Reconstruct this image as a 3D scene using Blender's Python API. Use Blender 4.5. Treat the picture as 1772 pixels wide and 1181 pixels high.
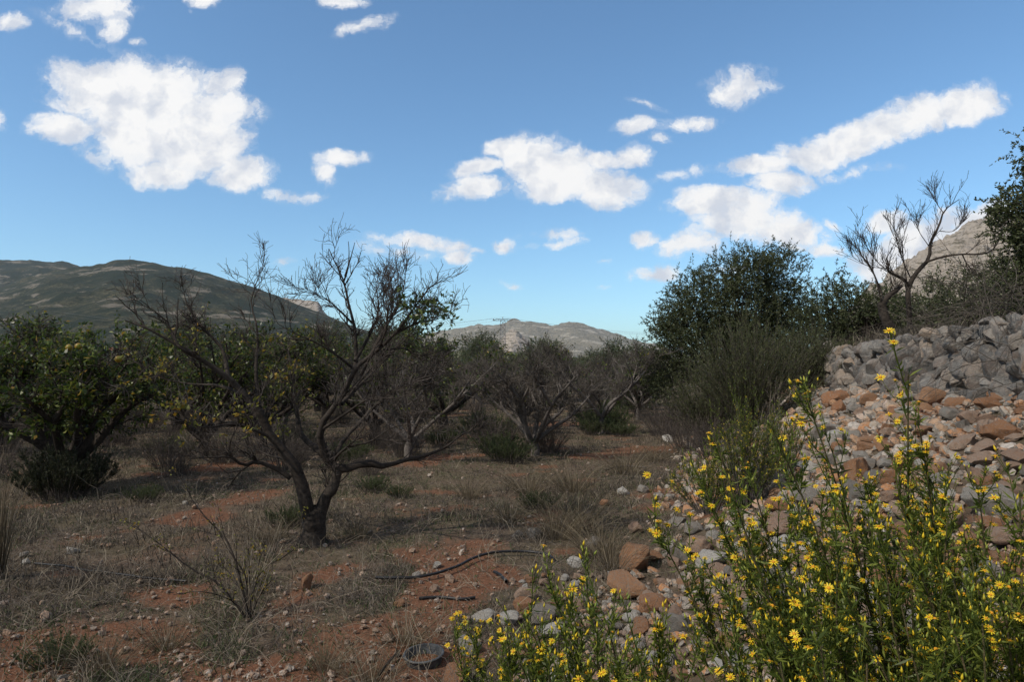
import bpy, bmesh, math, random
import numpy as np
from mathutils import Vector, Matrix, noise as mnoise
for o in list(bpy.data.objects): bpy.data.objects.remove(o)
random.seed(7)
rng = np.random.default_rng(11)
scene = bpy.context.scene
C = scene.collection
R_ = math.radians
# ---------------------------------------------------------------- camera
K = 1181.3; EYE = 1.6; PITCH = R_(2.4)
cam = bpy.data.objects.new('camera', bpy.data.cameras.new('camera')); C.objects.link(cam)
cam.data.lens = 24; cam.data.sensor_width = 36; cam.data.clip_start = .05; cam.data.clip_end = 20000
cam.location = (0, 0, EYE); cam.rotation_euler = (R_(90) + PITCH, 0, 0)
scene.camera = cam
def ray(px, py):
    dx = (px-886)/K; dz = (590.5-py)/K
    y = math.cos(PITCH)-dz*math.sin(PITCH); z = math.sin(PITCH)+dz*math.cos(PITCH)
    return dx/y, z/y
def P(px, py, Y):
    u, v = ray(px, py); return np.array([u*Y, Y, EYE+v*Y])
def G(px, py):
    u, v = ray(px, py); Y = -EYE/v; return np.array([u*Y, Y])
# ---------------------------------------------------------------- light
SUN = np.array([-.62, -.42, .72]); SUN /= np.linalg.norm(SUN)
SUN_EL = math.asin(SUN[2]); SUN_AZ = math.atan2(SUN[0], SUN[1])
sd = bpy.data.lights.new('sun', 'SUN'); sd.energy = 4.6; sd.angle = R_(.55); sd.color = (1, .92, .80)
sun = bpy.data.objects.new('sun', sd); C.objects.link(sun)
sun.rotation_euler = Vector(SUN).to_track_quat('Z', 'Y').to_euler()
scene.view_settings.view_transform = 'Standard'; scene.view_settings.look = 'None'
scene.view_settings.exposure = 0.0; scene.view_settings.gamma = 1
# ---------------------------------------------------------------- node helper
def N(nt, typ, ins=None, **props):
    n = nt.nodes.new(typ)
    for k, v in props.items(): setattr(n, k, v)
    for k, v in (ins or {}).items():
        s = n.inputs[k]
        if isinstance(v, bpy.types.NodeSocket): nt.links.new(v, s)
        elif isinstance(v, bpy.types.Node): nt.links.new(v.outputs[0], s)
        else: s.default_value = v
    return n
def MA(nt, op, a, b=None, c=None, clamp=False):
    n = nt.nodes.new('ShaderNodeMath'); n.operation = op; n.use_clamp = clamp
    for i, v in enumerate((a, b, c)):
        if v is None: continue
        if isinstance(v, bpy.types.NodeSocket): nt.links.new(v, n.inputs[i])
        else: n.inputs[i].default_value = v
    return n.outputs[0]
def RAMP(nt, fac, stops, interp='LINEAR'):
    n = nt.nodes.new('ShaderNodeValToRGB'); cr = n.color_ramp; cr.interpolation = interp
    while len(cr.elements) < len(stops): cr.elements.new(.5)
    for e, (p, c) in zip(cr.elements, stops):
        e.position = p; e.color = (c, c, c, 1) if isinstance(c, (int, float)) else (*c, 1)
    nt.links.new(fac, n.inputs[0]); return n.outputs[0]
def MIX(nt, fac, a, b, mode='MIX'):
    n = nt.nodes.new('ShaderNodeMix'); n.data_type = 'RGBA'; n.blend_type = mode
    for i, v in ((0, fac), (6, a), (7, b)):
        if isinstance(v, bpy.types.NodeSocket): nt.links.new(v, n.inputs[i])
        elif isinstance(v, (int, float)): n.inputs[i].default_value = v
        else: n.inputs[i].default_value = (*v, 1)
    return n.outputs[2]
# ---------------------------------------------------------------- world: sky and the far clouds, laid out by direction
w = bpy.data.worlds.new('World'); scene.world = w; w.use_nodes = True
nt = w.node_tree; nt.nodes.clear()
sky = N(nt, 'ShaderNodeTexSky', sky_type='NISHITA', sun_disc=False, sun_elevation=SUN_EL, sun_rotation=SUN_AZ,
        altitude=200, air_density=1.0, dust_density=.6, ozone_density=1.6)
SKYSTR = .115
tc = N(nt, 'ShaderNodeTexCoord')
sep = N(nt, 'ShaderNodeSeparateXYZ', {0: tc.outputs['Generated']})
yy = MA(nt, 'MAXIMUM', sep.outputs[1], .02)
u = MA(nt, 'DIVIDE', sep.outputs[0], yy); v = MA(nt, 'DIVIDE', sep.outputs[2], yy)
uv = N(nt, 'ShaderNodeCombineXYZ', {0: u, 1: v}).outputs[0]
nz = N(nt, 'ShaderNodeTexNoise', {'Vector': uv, 'Scale': 9, 'Detail': 8, 'Roughness': .62})
warp = N(nt, 'ShaderNodeVectorMath', {0: nz.outputs['Color'], 1: (.5, .5, .5)}, operation='SUBTRACT')
warp = N(nt, 'ShaderNodeVectorMath', {0: warp.outputs[0], 1: (.07, .045, 0)}, operation='MULTIPLY')
uvw = N(nt, 'ShaderNodeVectorMath', {0: uv, 1: warp.outputs[0]}, operation='ADD').outputs[0]
BL = [(235,165,150,70,0,1.3),(170,135,95,42,0,1),(330,240,105,70,0,1.3),(112,218,62,30,0,1.1),(415,300,62,32,0,1),(290,298,85,30,0,1),
 (385,140,40,30,0,.8),(255,230,120,70,0,1.2),(195,262,40,20,0,.55),(380,185,60,50,0,.9),
 (165,15,75,34,0,.75),(190,45,32,34,0,.7),(15,38,36,20,0,.6),(595,2,52,17,0,.8),(628,42,55,20,20,.62),(592,268,45,17,0,.75),(560,295,22,28,0,.5),
 (532,337,48,14,0,.55),(360,3,40,14,0,.7),(0,210,18,20,0,.45),
 (950,290,100,54,-12,1.3),(880,252,50,22,0,1),(1050,322,66,36,-5,1.2),(1102,268,38,23,0,.95),(830,287,55,21,10,.9),(822,328,72,24,4,.85),
 (1040,272,45,20,0,.8),(960,325,80,28,0,.9),
 (1280,148,75,36,8,.8),(1105,218,36,18,0,.7),(1180,214,72,16,6,.62),(1140,240,24,18,0,.5),
 (1412,268,86,32,6,1.1),(1500,236,95,36,22,1.1),(1590,200,80,36,14,1.1),(1665,182,72,38,6,1.1),
 (1310,288,70,24,4,.9),(1345,318,58,26,0,.9),(1232,350,88,28,0,1.05),(1305,358,60,34,20,.9),(1290,385,100,36,0,1),(1200,422,62,28,10,.85),
 (1355,395,65,24,0,.9),(1120,412,32,19,0,.75),(1135,473,56,17,6,.65),(872,425,28,14,0,.6),(725,420,88,20,-8,.7),(787,447,32,16,0,.7),
 (962,405,62,13,5,.4),(1525,383,50,22,15,.8),(1600,410,110,42,22,.95),(1690,378,80,30,18,1),(1432,433,36,18,0,.7),(1438,385,28,13,0,.5),
 (1550,450,110,44,20,1.0),(1038,455,18,8,0,.45),(1037,503,20,7,0,.35),(885,500,35,9,-10,.35),(820,435,26,7,0,.4),(500,452,30,9,0,.3),
 (1360,400,85,34,0,.95),(470,330,70,16,-8,.38),(700,440,80,16,-10,.35),(1180,300,60,12,10,.3),(1480,300,90,12,6,.34),(140,60,90,16,-25,.34),(430,200,40,50,0,.4),(1250,470,70,14,6,.4),(960,420,70,10,8,.42),(1120,180,40,8,-20,.3),(240,72,18,9,0,.4),(330,20,10,8,0,.3)]
acc = None
for (px, py, rx, ry, rot, wt) in BL:
    cu, cv = ray(px, py)
    m = N(nt, 'ShaderNodeMapping', {'Vector': uvw, 'Location': (cu, cv, 0), 'Rotation': (0, 0, R_(rot)), 'Scale': (rx*1.25/K, ry*1.25/K, 1)}, vector_type='TEXTURE')
    g = N(nt, 'ShaderNodeTexGradient', {0: m.outputs[0]}, gradient_type='SPHERICAL')
    t = MA(nt, 'MULTIPLY', g.outputs['Fac'], wt)
    acc = t if acc is None else MA(nt, 'MAXIMUM', acc, t)
n1 = N(nt, 'ShaderNodeTexNoise', {'Vector': uvw, 'Scale': 20, 'Detail': 12, 'Roughness': .66}).outputs['Fac']
dens = MA(nt, 'ADD', acc, MA(nt, 'MULTIPLY', MA(nt, 'SUBTRACT', n1, .5), 1.6))
alpha = RAMP(nt, dens, [(.06, 0), (.2, .16), (.34, .62), (.5, .94), (.75, 1)], 'EASE')
gate = RAMP(nt, acc, [(.01, 0), (.2, 1)])
front = MA(nt, 'GREATER_THAN', sep.outputs[1], .1)
alpha = MA(nt, 'MULTIPLY', MA(nt, 'MULTIPLY', alpha, front), gate)
n2 = N(nt, 'ShaderNodeTexNoise', {'Vector': uv, 'Scale': 11, 'Detail': 5, 'Roughness': .5}).outputs['Fac']
zz = MA(nt, 'MAXIMUM', sep.outputs[2], .08)
ov = N(nt, 'ShaderNodeCombineXYZ', {0: MA(nt, 'DIVIDE', sep.outputs[0], zz), 1: MA(nt, 'DIVIDE', sep.outputs[1], zz)}).outputs[0]
on = N(nt, 'ShaderNodeTexNoise', {'Vector': ov, 'Scale': 1.6, 'Detail': 8, 'Roughness': .6}).outputs['Fac']
oz = MA(nt, 'MAXIMUM', RAMP(nt, sep.outputs[2], [(.5, 0), (.6, 1)]), MA(nt, 'LESS_THAN', sep.outputs[1], -.05))
oa = MA(nt, 'MULTIPLY', RAMP(nt, on, [(.42, 0), (.52, 1)]), MA(nt, 'MULTIPLY', oz, MA(nt, 'GREATER_THAN', sep.outputs[2], 0)))
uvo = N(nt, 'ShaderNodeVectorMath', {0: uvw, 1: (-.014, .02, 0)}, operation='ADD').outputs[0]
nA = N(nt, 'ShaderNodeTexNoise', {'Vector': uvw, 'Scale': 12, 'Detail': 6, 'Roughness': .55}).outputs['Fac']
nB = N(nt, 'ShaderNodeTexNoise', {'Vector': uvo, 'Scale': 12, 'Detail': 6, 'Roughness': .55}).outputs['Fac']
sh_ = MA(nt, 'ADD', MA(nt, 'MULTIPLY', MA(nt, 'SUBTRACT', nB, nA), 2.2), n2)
ccol = MIX(nt, RAMP(nt, sh_, [(.42, 0), (.8, 1)]), (.98, .975, .97), (.68, .72, .80))  # sunlit tops and grey undersides put into the cloud colour by offset noise
hs = N(nt, 'ShaderNodeHueSaturation', {'Color': sky.outputs[0], 'Saturation': 1.0, 'Value': 1.0, 'Hue': .5})
skym = MIX(nt, 1.0, hs.outputs[0], (1.03, 1.34, 1.47), 'MULTIPLY')
skys = N(nt, 'ShaderNodeVectorMath', {0: skym, 'Scale': SKYSTR}, operation='SCALE').outputs[0]
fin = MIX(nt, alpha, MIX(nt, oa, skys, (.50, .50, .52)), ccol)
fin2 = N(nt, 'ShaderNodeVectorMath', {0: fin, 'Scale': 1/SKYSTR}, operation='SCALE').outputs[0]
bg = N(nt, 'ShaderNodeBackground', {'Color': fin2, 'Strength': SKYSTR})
N(nt, 'ShaderNodeOutputWorld', {0: bg.outputs[0]})
w.cycles.sampling_method = 'MANUAL'; w.cycles.sample_map_resolution = 1024
# ---------------------------------------------------------------- mesh helpers
def norm(a): return a/np.maximum(np.linalg.norm(a, axis=-1, keepdims=True), 1e-9)
def rnd(*s): return norm(rng.normal(size=(*s, 3)))
class MB:
    def __init__(s): s.v = []; s.f = {3: [], 4: []}; s.n = 0
    def add(s, V, F):
        V = np.asarray(V, float).reshape(-1, 3); F = np.asarray(F, int)
        s.v.append(V); s.f[F.shape[1]].append(F+s.n); s.n += len(V); return s
    def add2(s, V, F3, F4):
        V = np.asarray(V, float).reshape(-1, 3); s.v.append(V)
        s.f[3].append(np.asarray(F3)+s.n); s.f[4].append(np.asarray(F4)+s.n); s.n += len(V)
    def mesh(s, name, mat, smooth=True):
        me = bpy.data.meshes.new(name)
        V = np.concatenate(s.v) if s.v else np.zeros((0, 3))
        loops = []; tot = []
        for k in (3, 4):
            for F in s.f[k]: loops.append(F.ravel()); tot.append(np.full(len(F), k))
        loops = np.concatenate(loops).astype(np.int32); tot = np.concatenate(tot).astype(np.int32)
        me.vertices.add(len(V)); me.vertices.foreach_set('co', V.astype(np.float32).ravel())
        me.loops.add(len(loops)); me.loops.foreach_set('vertex_index', loops)
        me.polygons.add(len(tot)); st = np.concatenate([[0], np.cumsum(tot)[:-1]]).astype(np.int32)
        me.polygons.foreach_set('loop_start', st); me.polygons.foreach_set('loop_total', tot)
        me.polygons.foreach_set('use_smooth', np.full(len(tot), smooth))
        me.materials.append(mat); me.update(calc_edges=True); me.validate(); return me
    def build(s, name, mat, parent=None, smooth=True):
        o = bpy.data.objects.new(name, s.mesh(name, mat, smooth)); C.objects.link(o)
        if parent: o.parent = parent
        return o
def tag(o, label=None, cat=None, group=None, kind=None):
    for k, x in (('label', label), ('category', cat), ('group', group), ('kind', kind)):
        if x: o[k] = x
    return o
def empty(name, loc, label, cat, group=None, rz=0, kind=None):
    o = bpy.data.objects.new(name, None); C.objects.link(o); o.empty_display_size = .1
    o.location = [float(a) for a in loc]; o.rotation_euler.z = rz
    return tag(o, label, cat, group, kind)
def dup(root, loc, rz=0, sc=1, label=None, group=None):
    def rec(o, par):
        c = o.copy(); C.objects.link(c)
        if par: c.parent = par
        for ch in [q for q in o.children]: rec(ch, c)
        return c
    r = rec(root, None); r.location = [float(a) for a in loc]; r.rotation_euler.z = rz
    r.scale = (sc, sc, sc) if np.isscalar(sc) else sc
    if label: r['label'] = label
    if group: r['group'] = group
    return r
def tubes(mb, Pt, Rd, sides=4):
    Pt = np.asarray(Pt, float); Rd = np.asarray(Rd, float)
    Nb, n = Pt.shape[:2]
    if Nb == 0: return
    T = norm(np.gradient(Pt, axis=1)); ov = norm(Pt[:, -1]-Pt[:, 0]+1e-6)
    a = norm(np.cross(ov, rnd(Nb)))[:, None, :]
    a = norm(a-(a*T).sum(-1, keepdims=True)*T); b = np.cross(T, a)
    th = np.arange(sides)*2*math.pi/sides
    V = Pt[:, :, None]+Rd[:, :, None, None]*(np.cos(th)[:, None]*a[:, :, None]+np.sin(th)[:, None]*b[:, :, None])
    base = (np.arange(Nb)*n*sides)[:, None, None]; j = np.arange(n-1)[None, :, None]*sides; k = np.arange(sides)[None, None, :]; k2 = (k+1) % sides
    F = np.stack([base+j+k, base+j+k2, base+j+sides+k2, base+j+sides+k], -1).reshape(-1, 4)
    mb.add(V, F)
def resample(pts, n):
    pts = np.asarray(pts, float)
    d = np.concatenate([[0], np.cumsum(np.linalg.norm(np.diff(pts, axis=0), axis=1))])
    # Catmull-Rom through the points, then even spacing
    ext = np.vstack([2*pts[0]-pts[1], pts, 2*pts[-1]-pts[-2]]); out = []
    for i in range(len(pts)-1):
        p0, p1, p2, p3 = ext[i:i+4]
        for t in np.linspace(0, 1, 6, endpoint=False):
            out.append(.5*((2*p1)+(-p0+p2)*t+(2*p0-5*p1+4*p2-p3)*t*t+(-p0+3*p1-3*p2+p3)*t**3))
    out.append(pts[-1]); out = np.array(out)
    d = np.concatenate([[0], np.cumsum(np.linalg.norm(np.diff(out, axis=0), axis=1))])
    s = np.linspace(0, d[-1], n); return np.stack([np.interp(s, d, out[:, i]) for i in range(3)], 1)
def grow(Pt, Rd, k, L, r, ang, up, wig, n, t0=.3, t1=1., taper=.35):
    Nb, m = Pt.shape[:2]; idx = np.repeat(np.arange(Nb), k); M = len(idx)
    t = rng.uniform(t0, t1, M)*(m-1)*.999; i = t.astype(int); f = (t-i)[:, None]
    st = Pt[idx, i]*(1-f)+Pt[idx, i+1]*f; tan = norm(Pt[idx, i+1]-Pt[idx, i])
    pr = Rd[idx, i]; perp = norm(np.cross(tan, rnd(M)))
    a = (R_(ang)*rng.uniform(.55, 1.35, M))[:, None]
    d = tan*np.cos(a)+perp*np.sin(a); d[:, 2] += up; d = norm(d)
    ln = L*np.minimum(rng.lognormal(-.12, .5, M), 1.75)*(1-.45*t/(m-1)); r0 = np.minimum(r*rng.uniform(.7, 1.2, M), pr*.75)
    pts = [st]; p = st
    for q in range(n-1):
        d = d+rng.normal(size=d.shape)*wig; d[:, 2] += up*.18; d = norm(d)
        p = p+d*(ln/(n-1))[:, None]; pts.append(p)
    rr = r0[:, None]*np.linspace(1, taper, n)[None]
    return np.stack(pts, 1), rr
def leaves(mb, B, D, L, W, fold=.25, droop=.1):
    n = len(B); L = np.broadcast_to(L, n)[:, None]*rng.uniform(.7, 1.25, (n, 1)); W = np.broadcast_to(W, n)[:, None]*rng.uniform(.75, 1.2, (n, 1))
    D = norm(D); S = norm(np.cross(D, rnd(n))); U = np.cross(S, D)
    tip = B+D*L-U*L*droop; mid = B+D*L*.45
    V = np.stack([B, mid+S*W/2+U*W*fold, tip, mid-S*W/2+U*W*fold], 1)
    mb.add(V, np.arange(n*4).reshape(-1, 4))
def ramp_r(r0, r1, n): return np.linspace(r0, r1, n)
# value noise, vectorised
_perm = np.random.default_rng(3).random((256, 256))
def vnoise(x, y, s=1.):
    x = np.asarray(x, float)/s; y = np.asarray(y, float)/s
    xi = np.floor(x).astype(int); yi = np.floor(y).astype(int); fx = x-xi; fy = y-yi
    fx = fx*fx*(3-2*fx); fy = fy*fy*(3-2*fy)
    g = lambda a, b: _perm[a % 256, b % 256]
    return (g(xi, yi)*(1-fx)+g(xi+1, yi)*fx)*(1-fy)+(g(xi, yi+1)*(1-fx)+g(xi+1, yi+1)*fx)*fy
def fbm(x, y, s, o=4):
    t = 0; a = .5; q = 0
    for i in range(o): t = t+a*vnoise(np.asarray(x)+i*17.3, np.asarray(y)-i*9.1, s/2**i); q += a; a *= .5
    return t/q
def sstep(x): x = np.clip(x, 0, 1); return x*x*(3-2*x)
# ---------------------------------------------------------------- terrain
def toe(y): return np.interp(y, [0, 3, 4.5, 7.3, 14.5, 24, 60, 200], [.2, .35, .75, 1.75, 3.9, 6.6, 18, 60])
def wallx(y): return np.interp(y, [0, 5, 8, 12, 14, 24, 60, 200], [4.1, 4.2, 4.75, 5.6, 6.3, 9.6, 26, 90])
def Hh(x, y):
    x = np.asarray(x, float); y = np.asarray(y, float)
    t = (x-toe(y))/(wallx(y)-toe(y))
    near = np.clip((260-y)/150, 0, 1)
    h = 1.34*np.clip(t, 0, 1)**1.05*near
    h = h+.62*sstep((x-wallx(y)-.12)/.22)*near + near*.9*sstep((x-wallx(y)-1)/8)
    h = h+.10*(fbm(x, y, 2.2)-.5)+.035*(fbm(x+9, y, .45, 3)-.5)*np.clip(1.4-y/25, 0, 1)
    return h
PATHS = [[(520,1230),(600,1150),(690,1085),(770,1035),(820,985),(800,950)], [(0,1180),(90,1140),(210,1085)], [(560,1120),(640,1090)],
         [(740,960),(860,1010)], [(330,900),(440,850)], [(720,800),(790,790)], [(950,735),(985,735)], [(1030,790),(1150,775)], [(380,810),(470,800)],
         [(1130,860),(1230,840)], [(480,1180),(600,1160)], [(700,720),(760,718)]]
PW = [.27, .5, .25, .18, .25, .35, .6, .4, .35, .3, .5, .8]
def bare(x, y):
    x = np.asarray(x, float); y = np.asarray(y, float); m = np.zeros_like(x)
    for pl, wd in zip(PATHS, PW):
        q = [G(*p) for p in pl]
        for a, b in zip(q[:-1], q[1:]):
            ab = b-a; t = np.clip(((x-a[0])*ab[0]+(y-a[1])*ab[1])/(ab@ab), 0, 1)
            d = np.hypot(x-a[0]-ab[0]*t, y-a[1]-ab[1]*t)
            m = np.maximum(m, 1-d/(wd*2.2))
    m = m*.9+(fbm(x, y, .5, 4)-.55)*1.7
    patch = (fbm(x+40, y+7, 1.6, 4)-.64)*3.0
    return np.clip(np.maximum((m-.12)*3, patch), 0, 1)
def spacing(lo, hi, a, b, d0, g):
    c = list(np.arange(a, b, d0)); s = d0
    up = [c[-1]]
    while up[-1] < hi: s *= g; up.append(up[-1]+s)
    s = d0; dn = [c[0]]
    while dn[-1] > lo: s *= g; dn.append(dn[-1]-s)
    return np.array(dn[:0:-1]+c+up[1:])
# ---------------------------------------------------------------- materials
def newmat(name):
    m = bpy.data.materials.new(name); m.use_nodes = True; m.node_tree.nodes.clear(); return m, m.node_tree
def finish(nt, col, rough=.9, bump=None, bstr=.5, bdist=.02, trans=0, spec=.3):
    b = N(nt, 'ShaderNodeBsdfPrincipled', {'Roughness': rough, 'Specular IOR Level': spec})
    if isinstance(col, bpy.types.NodeSocket): nt.links.new(col, b.inputs['Base Color'])
    else: b.inputs['Base Color'].default_value = (*col, 1)
    if bump is not None:
        bn = N(nt, 'ShaderNodeBump', {'Strength': bstr, 'Distance': bdist, 'Height': bump}); nt.links.new(bn.outputs[0], b.inputs['Normal'])
    sh = b.outputs[0]
    if trans:
        tr = N(nt, 'ShaderNodeBsdfTranslucent')
        if isinstance(col, bpy.types.NodeSocket): nt.links.new(col, tr.inputs[0])
        else: tr.inputs[0].default_value = (*col, 1)
        sh = N(nt, 'ShaderNodeMixShader', {0: trans, 1: b.outputs[0], 2: tr.outputs[0]}).outputs[0]
    N(nt, 'ShaderNodeOutputMaterial', {0: sh})
def noise_n(nt, scale, detail=5, rough=.6, coord='Object', dist=0):
    t = N(nt, 'ShaderNodeTexCoord')
    return N(nt, 'ShaderNodeTexNoise', {'Vector': t.outputs[coord], 'Scale': scale, 'Detail': detail, 'Roughness': rough, 'Distortion': dist}).outputs['Fac']
def island(nt): return N(nt, 'ShaderNodeNewGeometry').outputs['Random Per Island']
def leafmat(name, stops, rough=.55, trans=.3, spec=.35):
    m, nt = newmat(name); finish(nt, RAMP(nt, island(nt), stops), rough, trans=trans, spec=spec); return m
def barkmat(name, a, b, scale=30, rough=.95):
    m, nt = newmat(name); n = noise_n(nt, scale, 6, .65); n2 = noise_n(nt, scale*.15, 3)
    f = MA(nt, 'MULTIPLY', MA(nt, 'ADD', n, n2), .5)
    finish(nt, RAMP(nt, f, [(.38, a), (.62, b)]), rough, n, .8, .015, spec=.15); return m
M = {}
def mat_ground():
    m, nt = newmat('soil')
    at = N(nt, 'ShaderNodeAttribute', attribute_name='bare').outputs['Fac']
    a = noise_n(nt, 9, 8, .7); b = noise_n(nt, 45, 6, .7); c = noise_n(nt, 1.3, 4)
    t = N(nt, 'ShaderNodeTexCoord')
    vo = N(nt, 'ShaderNodeTexVoronoi', {'Vector': t.outputs['Object'], 'Scale': 38, 'Randomness': 1})
    red = RAMP(nt, b, [(.3, (.11, .055, .034)), (.55, (.20, .095, .055)), (.75, (.30, .17, .11))])
    lit = RAMP(nt, a, [(.3, (.06, .047, .035)), (.5, (.115, .092, .068)), (.68, (.19, .155, .115))])
    lit = MIX(nt, RAMP(nt, c, [(.42, 0), (.7, .5)]), lit, (.10, .105, .055))
    f = MA(nt, 'ADD', at, MA(nt, 'ADD', MA(nt, 'MULTIPLY', MA(nt, 'SUBTRACT', a, .5), 1.8), MA(nt, 'MULTIPLY', MA(nt, 'SUBTRACT', b, .5), 1.6)))
    col = MIX(nt, RAMP(nt, f, [(.2, .12), (.95, 1)]), lit, red)
    lit = MIX(nt, RAMP(nt, noise_n(nt, 170, 3, .8), [(.4, .75), (.6, 0)]), lit, (.045, .036, .03))
    peb = RAMP(nt, vo.outputs['Distance'], [(.18, 1), (.26, 0)])
    pm = MA(nt, 'MULTIPLY', peb, RAMP(nt, N(nt, 'ShaderNodeSeparateColor', {0: vo.outputs['Color']}).outputs[0], [(.72, 0), (.76, .7)]))
    col = MIX(nt, pm, col, MIX(nt, N(nt, 'ShaderNodeSeparateColor', {0: vo.outputs['Color']}).outputs[1], (.32, .19, .12), (.36, .33, .29)))
    hgt = MA(nt, 'ADD', MA(nt, 'ADD', a, b), pm)
    finish(nt, col, .95, hgt, .9, .03, spec=.1); return m
M['soil'] = mat_ground()
def rockmat(name, src, stops, stain=.5):
    m, nt = newmat(name)
    r = island(nt) if src == 'island' else N(nt, 'ShaderNodeObjectInfo').outputs['Random']
    base = RAMP(nt, r, stops, 'LINEAR')
    a = noise_n(nt, 3.5 if src != 'island' else 7, 6, .65, dist=.6); b = noise_n(nt, 28, 5, .7); c = noise_n(nt, 90, 3, .7)
    col = MIX(nt, RAMP(nt, a, [(.45, 0), (.62, stain)]), base, (.36, .20, .115))
    col = MIX(nt, RAMP(nt, b, [(.34, .7), (.5, 0)]), col, (.11, .10, .09))
    col = MIX(nt, RAMP(nt, noise_n(nt, 9 if src != 'island' else 16, 6, .7, dist=1), [(.52, 0), (.6, .55)]), col, (.30, .27, .235))
    col = MIX(nt, RAMP(nt, b, [(.6, 0), (.8, .5)]), col, (.5, .47, .43))
    finish(nt, col, .92, MA(nt, 'ADD', a, MA(nt, 'MULTIPLY', MA(nt, 'ADD', b, c), .5)), .85, .05, spec=.2); return m
GREY = [(0, (.19, .18, .16)), (.5, (.31, .29, .26)), (1, (.44, .41, .37))]
M['rock_grey'] = rockmat('grey_limestone', 'obj', GREY, .25)
M['rock_pink'] = rockmat('pinkish_limestone', 'obj', [(0, (.38, .25, .18)), (1, (.50, .36, .27))], .5)
M['rock_orange'] = rockmat('orange_stained_limestone', 'obj', [(0, (.36, .165, .075)), (1, (.44, .24, .13))], .3)
M['rock_white'] = rockmat('pale_limestone', 'obj', [(0, (.52, .49, .44)), (1, (.64, .61, .56))], .12)
M['rubble'] = rockmat('mixed_rubble', 'island', [(0, (.17, .16, .145)), (.3, (.33, .31, .275)), (.48, (.46, .40, .33)), (.65, (.46, .29, .18)), (.86, (.46, .22, .10)), (1, (.58, .55, .50))], .35)
M['wallrock'] = rockmat('wall_limestone', 'island', [(0, (.09, .088, .085)), (.45, (.165, .16, .152)), (.8, (.26, .245, .225)), (1, (.31, .24, .18))], .2)
M['pebble'] = rockmat('pebbles', 'island', [(0, (.22, .19, .17)), (.4, (.34, .22, .15)), (.7, (.40, .27, .19)), (1, (.52, .48, .43))], .3)
M['bark'] = barkmat('dark_bark', (.016, .013, .011), (.065, .053, .044), 26)
M['bark_grey'] = barkmat('grey_dead_bark', (.06, .052, .047), (.17, .15, .135), 25)
M['twig'] = barkmat('dry_twig', (.055, .045, .04), (.13, .11, .10), 12)
M['twig_pale'] = barkmat('pale_dry_stem', (.16, .13, .10), (.34, .29, .22), 12)
M['olive_leaf'] = leafmat('olive_leaf', [(0, (.030, .040, .015)), (.5, (.058, .074, .028)), (.85, (.095, .11, .045)), (1, (.16, .17, .09))], .5, .25)
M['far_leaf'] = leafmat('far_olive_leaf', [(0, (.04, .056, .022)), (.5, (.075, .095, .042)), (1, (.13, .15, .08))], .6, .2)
M['orange_leaf'] = leafmat('citrus_leaf', [(0, (.022, .040, .009)), (.5, (.05, .08, .014)), (.8, (.11, .145, .022)), (.95, (.19, .19, .03)), (1, (.28, .16, .02))], .4, .35)
M['citrus_dark'] = leafmat('dark_citrus_leaf', [(0, (.03, .05, .015)), (.7, (.075, .11, .03)), (1, (.17, .20, .05))], .35, .3)
M['yellow_leaf'] = leafmat('yellowing_leaf', [(0, (.09, .11, .02)), (.6, (.20, .19, .03)), (1, (.36, .20, .02))], .5, .35)
M['broom'] = leafmat('broom_green', [(0, (.035, .045, .016)), (.6, (.07, .085, .03)), (1, (.12, .12, .05))], .7, .2)
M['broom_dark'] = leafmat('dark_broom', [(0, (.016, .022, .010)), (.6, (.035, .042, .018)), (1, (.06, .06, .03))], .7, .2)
M['weed'] = leafmat('weed_green', [(0, (.035, .055, .02)), (.6, (.07, .10, .034)), (1, (.16, .16, .08))], .7, .3)
M['straw'] = leafmat('dry_straw', [(0, (.032, .026, .021)), (.5, (.082, .067, .051)), (.85, (.155, .128, .095)), (1, (.36, .31, .23))], .85, .2)
M['litter'] = leafmat('dry_litter', [(0, (.04, .032, .026)), (.45, (.085, .07, .056)), (.8, (.16, .13, .10)), (.95, (.26, .22, .17)), (1, (.40, .36, .30))], .85, .1)
M['sprig'] = leafmat('dead_weed', [(0, (.05, .042, .036)), (.6, (.12, .10, .085)), (1, (.24, .20, .16))], .9, 0)
M['tuft'] = leafmat('pale_straw', [(0, (.09, .07, .045)), (.5, (.17, .135, .085)), (1, (.34, .28, .19))], .8, .25)
M['inula_leaf'] = leafmat('inula_leaf', [(0, (.04, .065, .011)), (.6, (.11, .145, .022)), (1, (.24, .27, .045))], .5, .45)
M['petal'] = leafmat('yellow_petal', [(0, (.78, .48, .01)), (1, (.92, .70, .03))], .5, .35)
M['disc'] = leafmat('flower_disc', [(0, (.50, .20, .01)), (1, (.62, .34, .02))], .8, 0)
M['bud'] = leafmat('green_bud', [(0, (.16, .22, .04)), (.5, (.32, .34, .06)), (.6, (.62, .46, .02)), (1, (.75, .52, .02))], .6, .2)
M['plastic'] = newmat('black_pipe_plastic')[0]; finish(M['plastic'].node_tree, (.012, .012, .013), .45, noise_n(M['plastic'].node_tree, 60), .2, .002, spec=.4)
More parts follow.
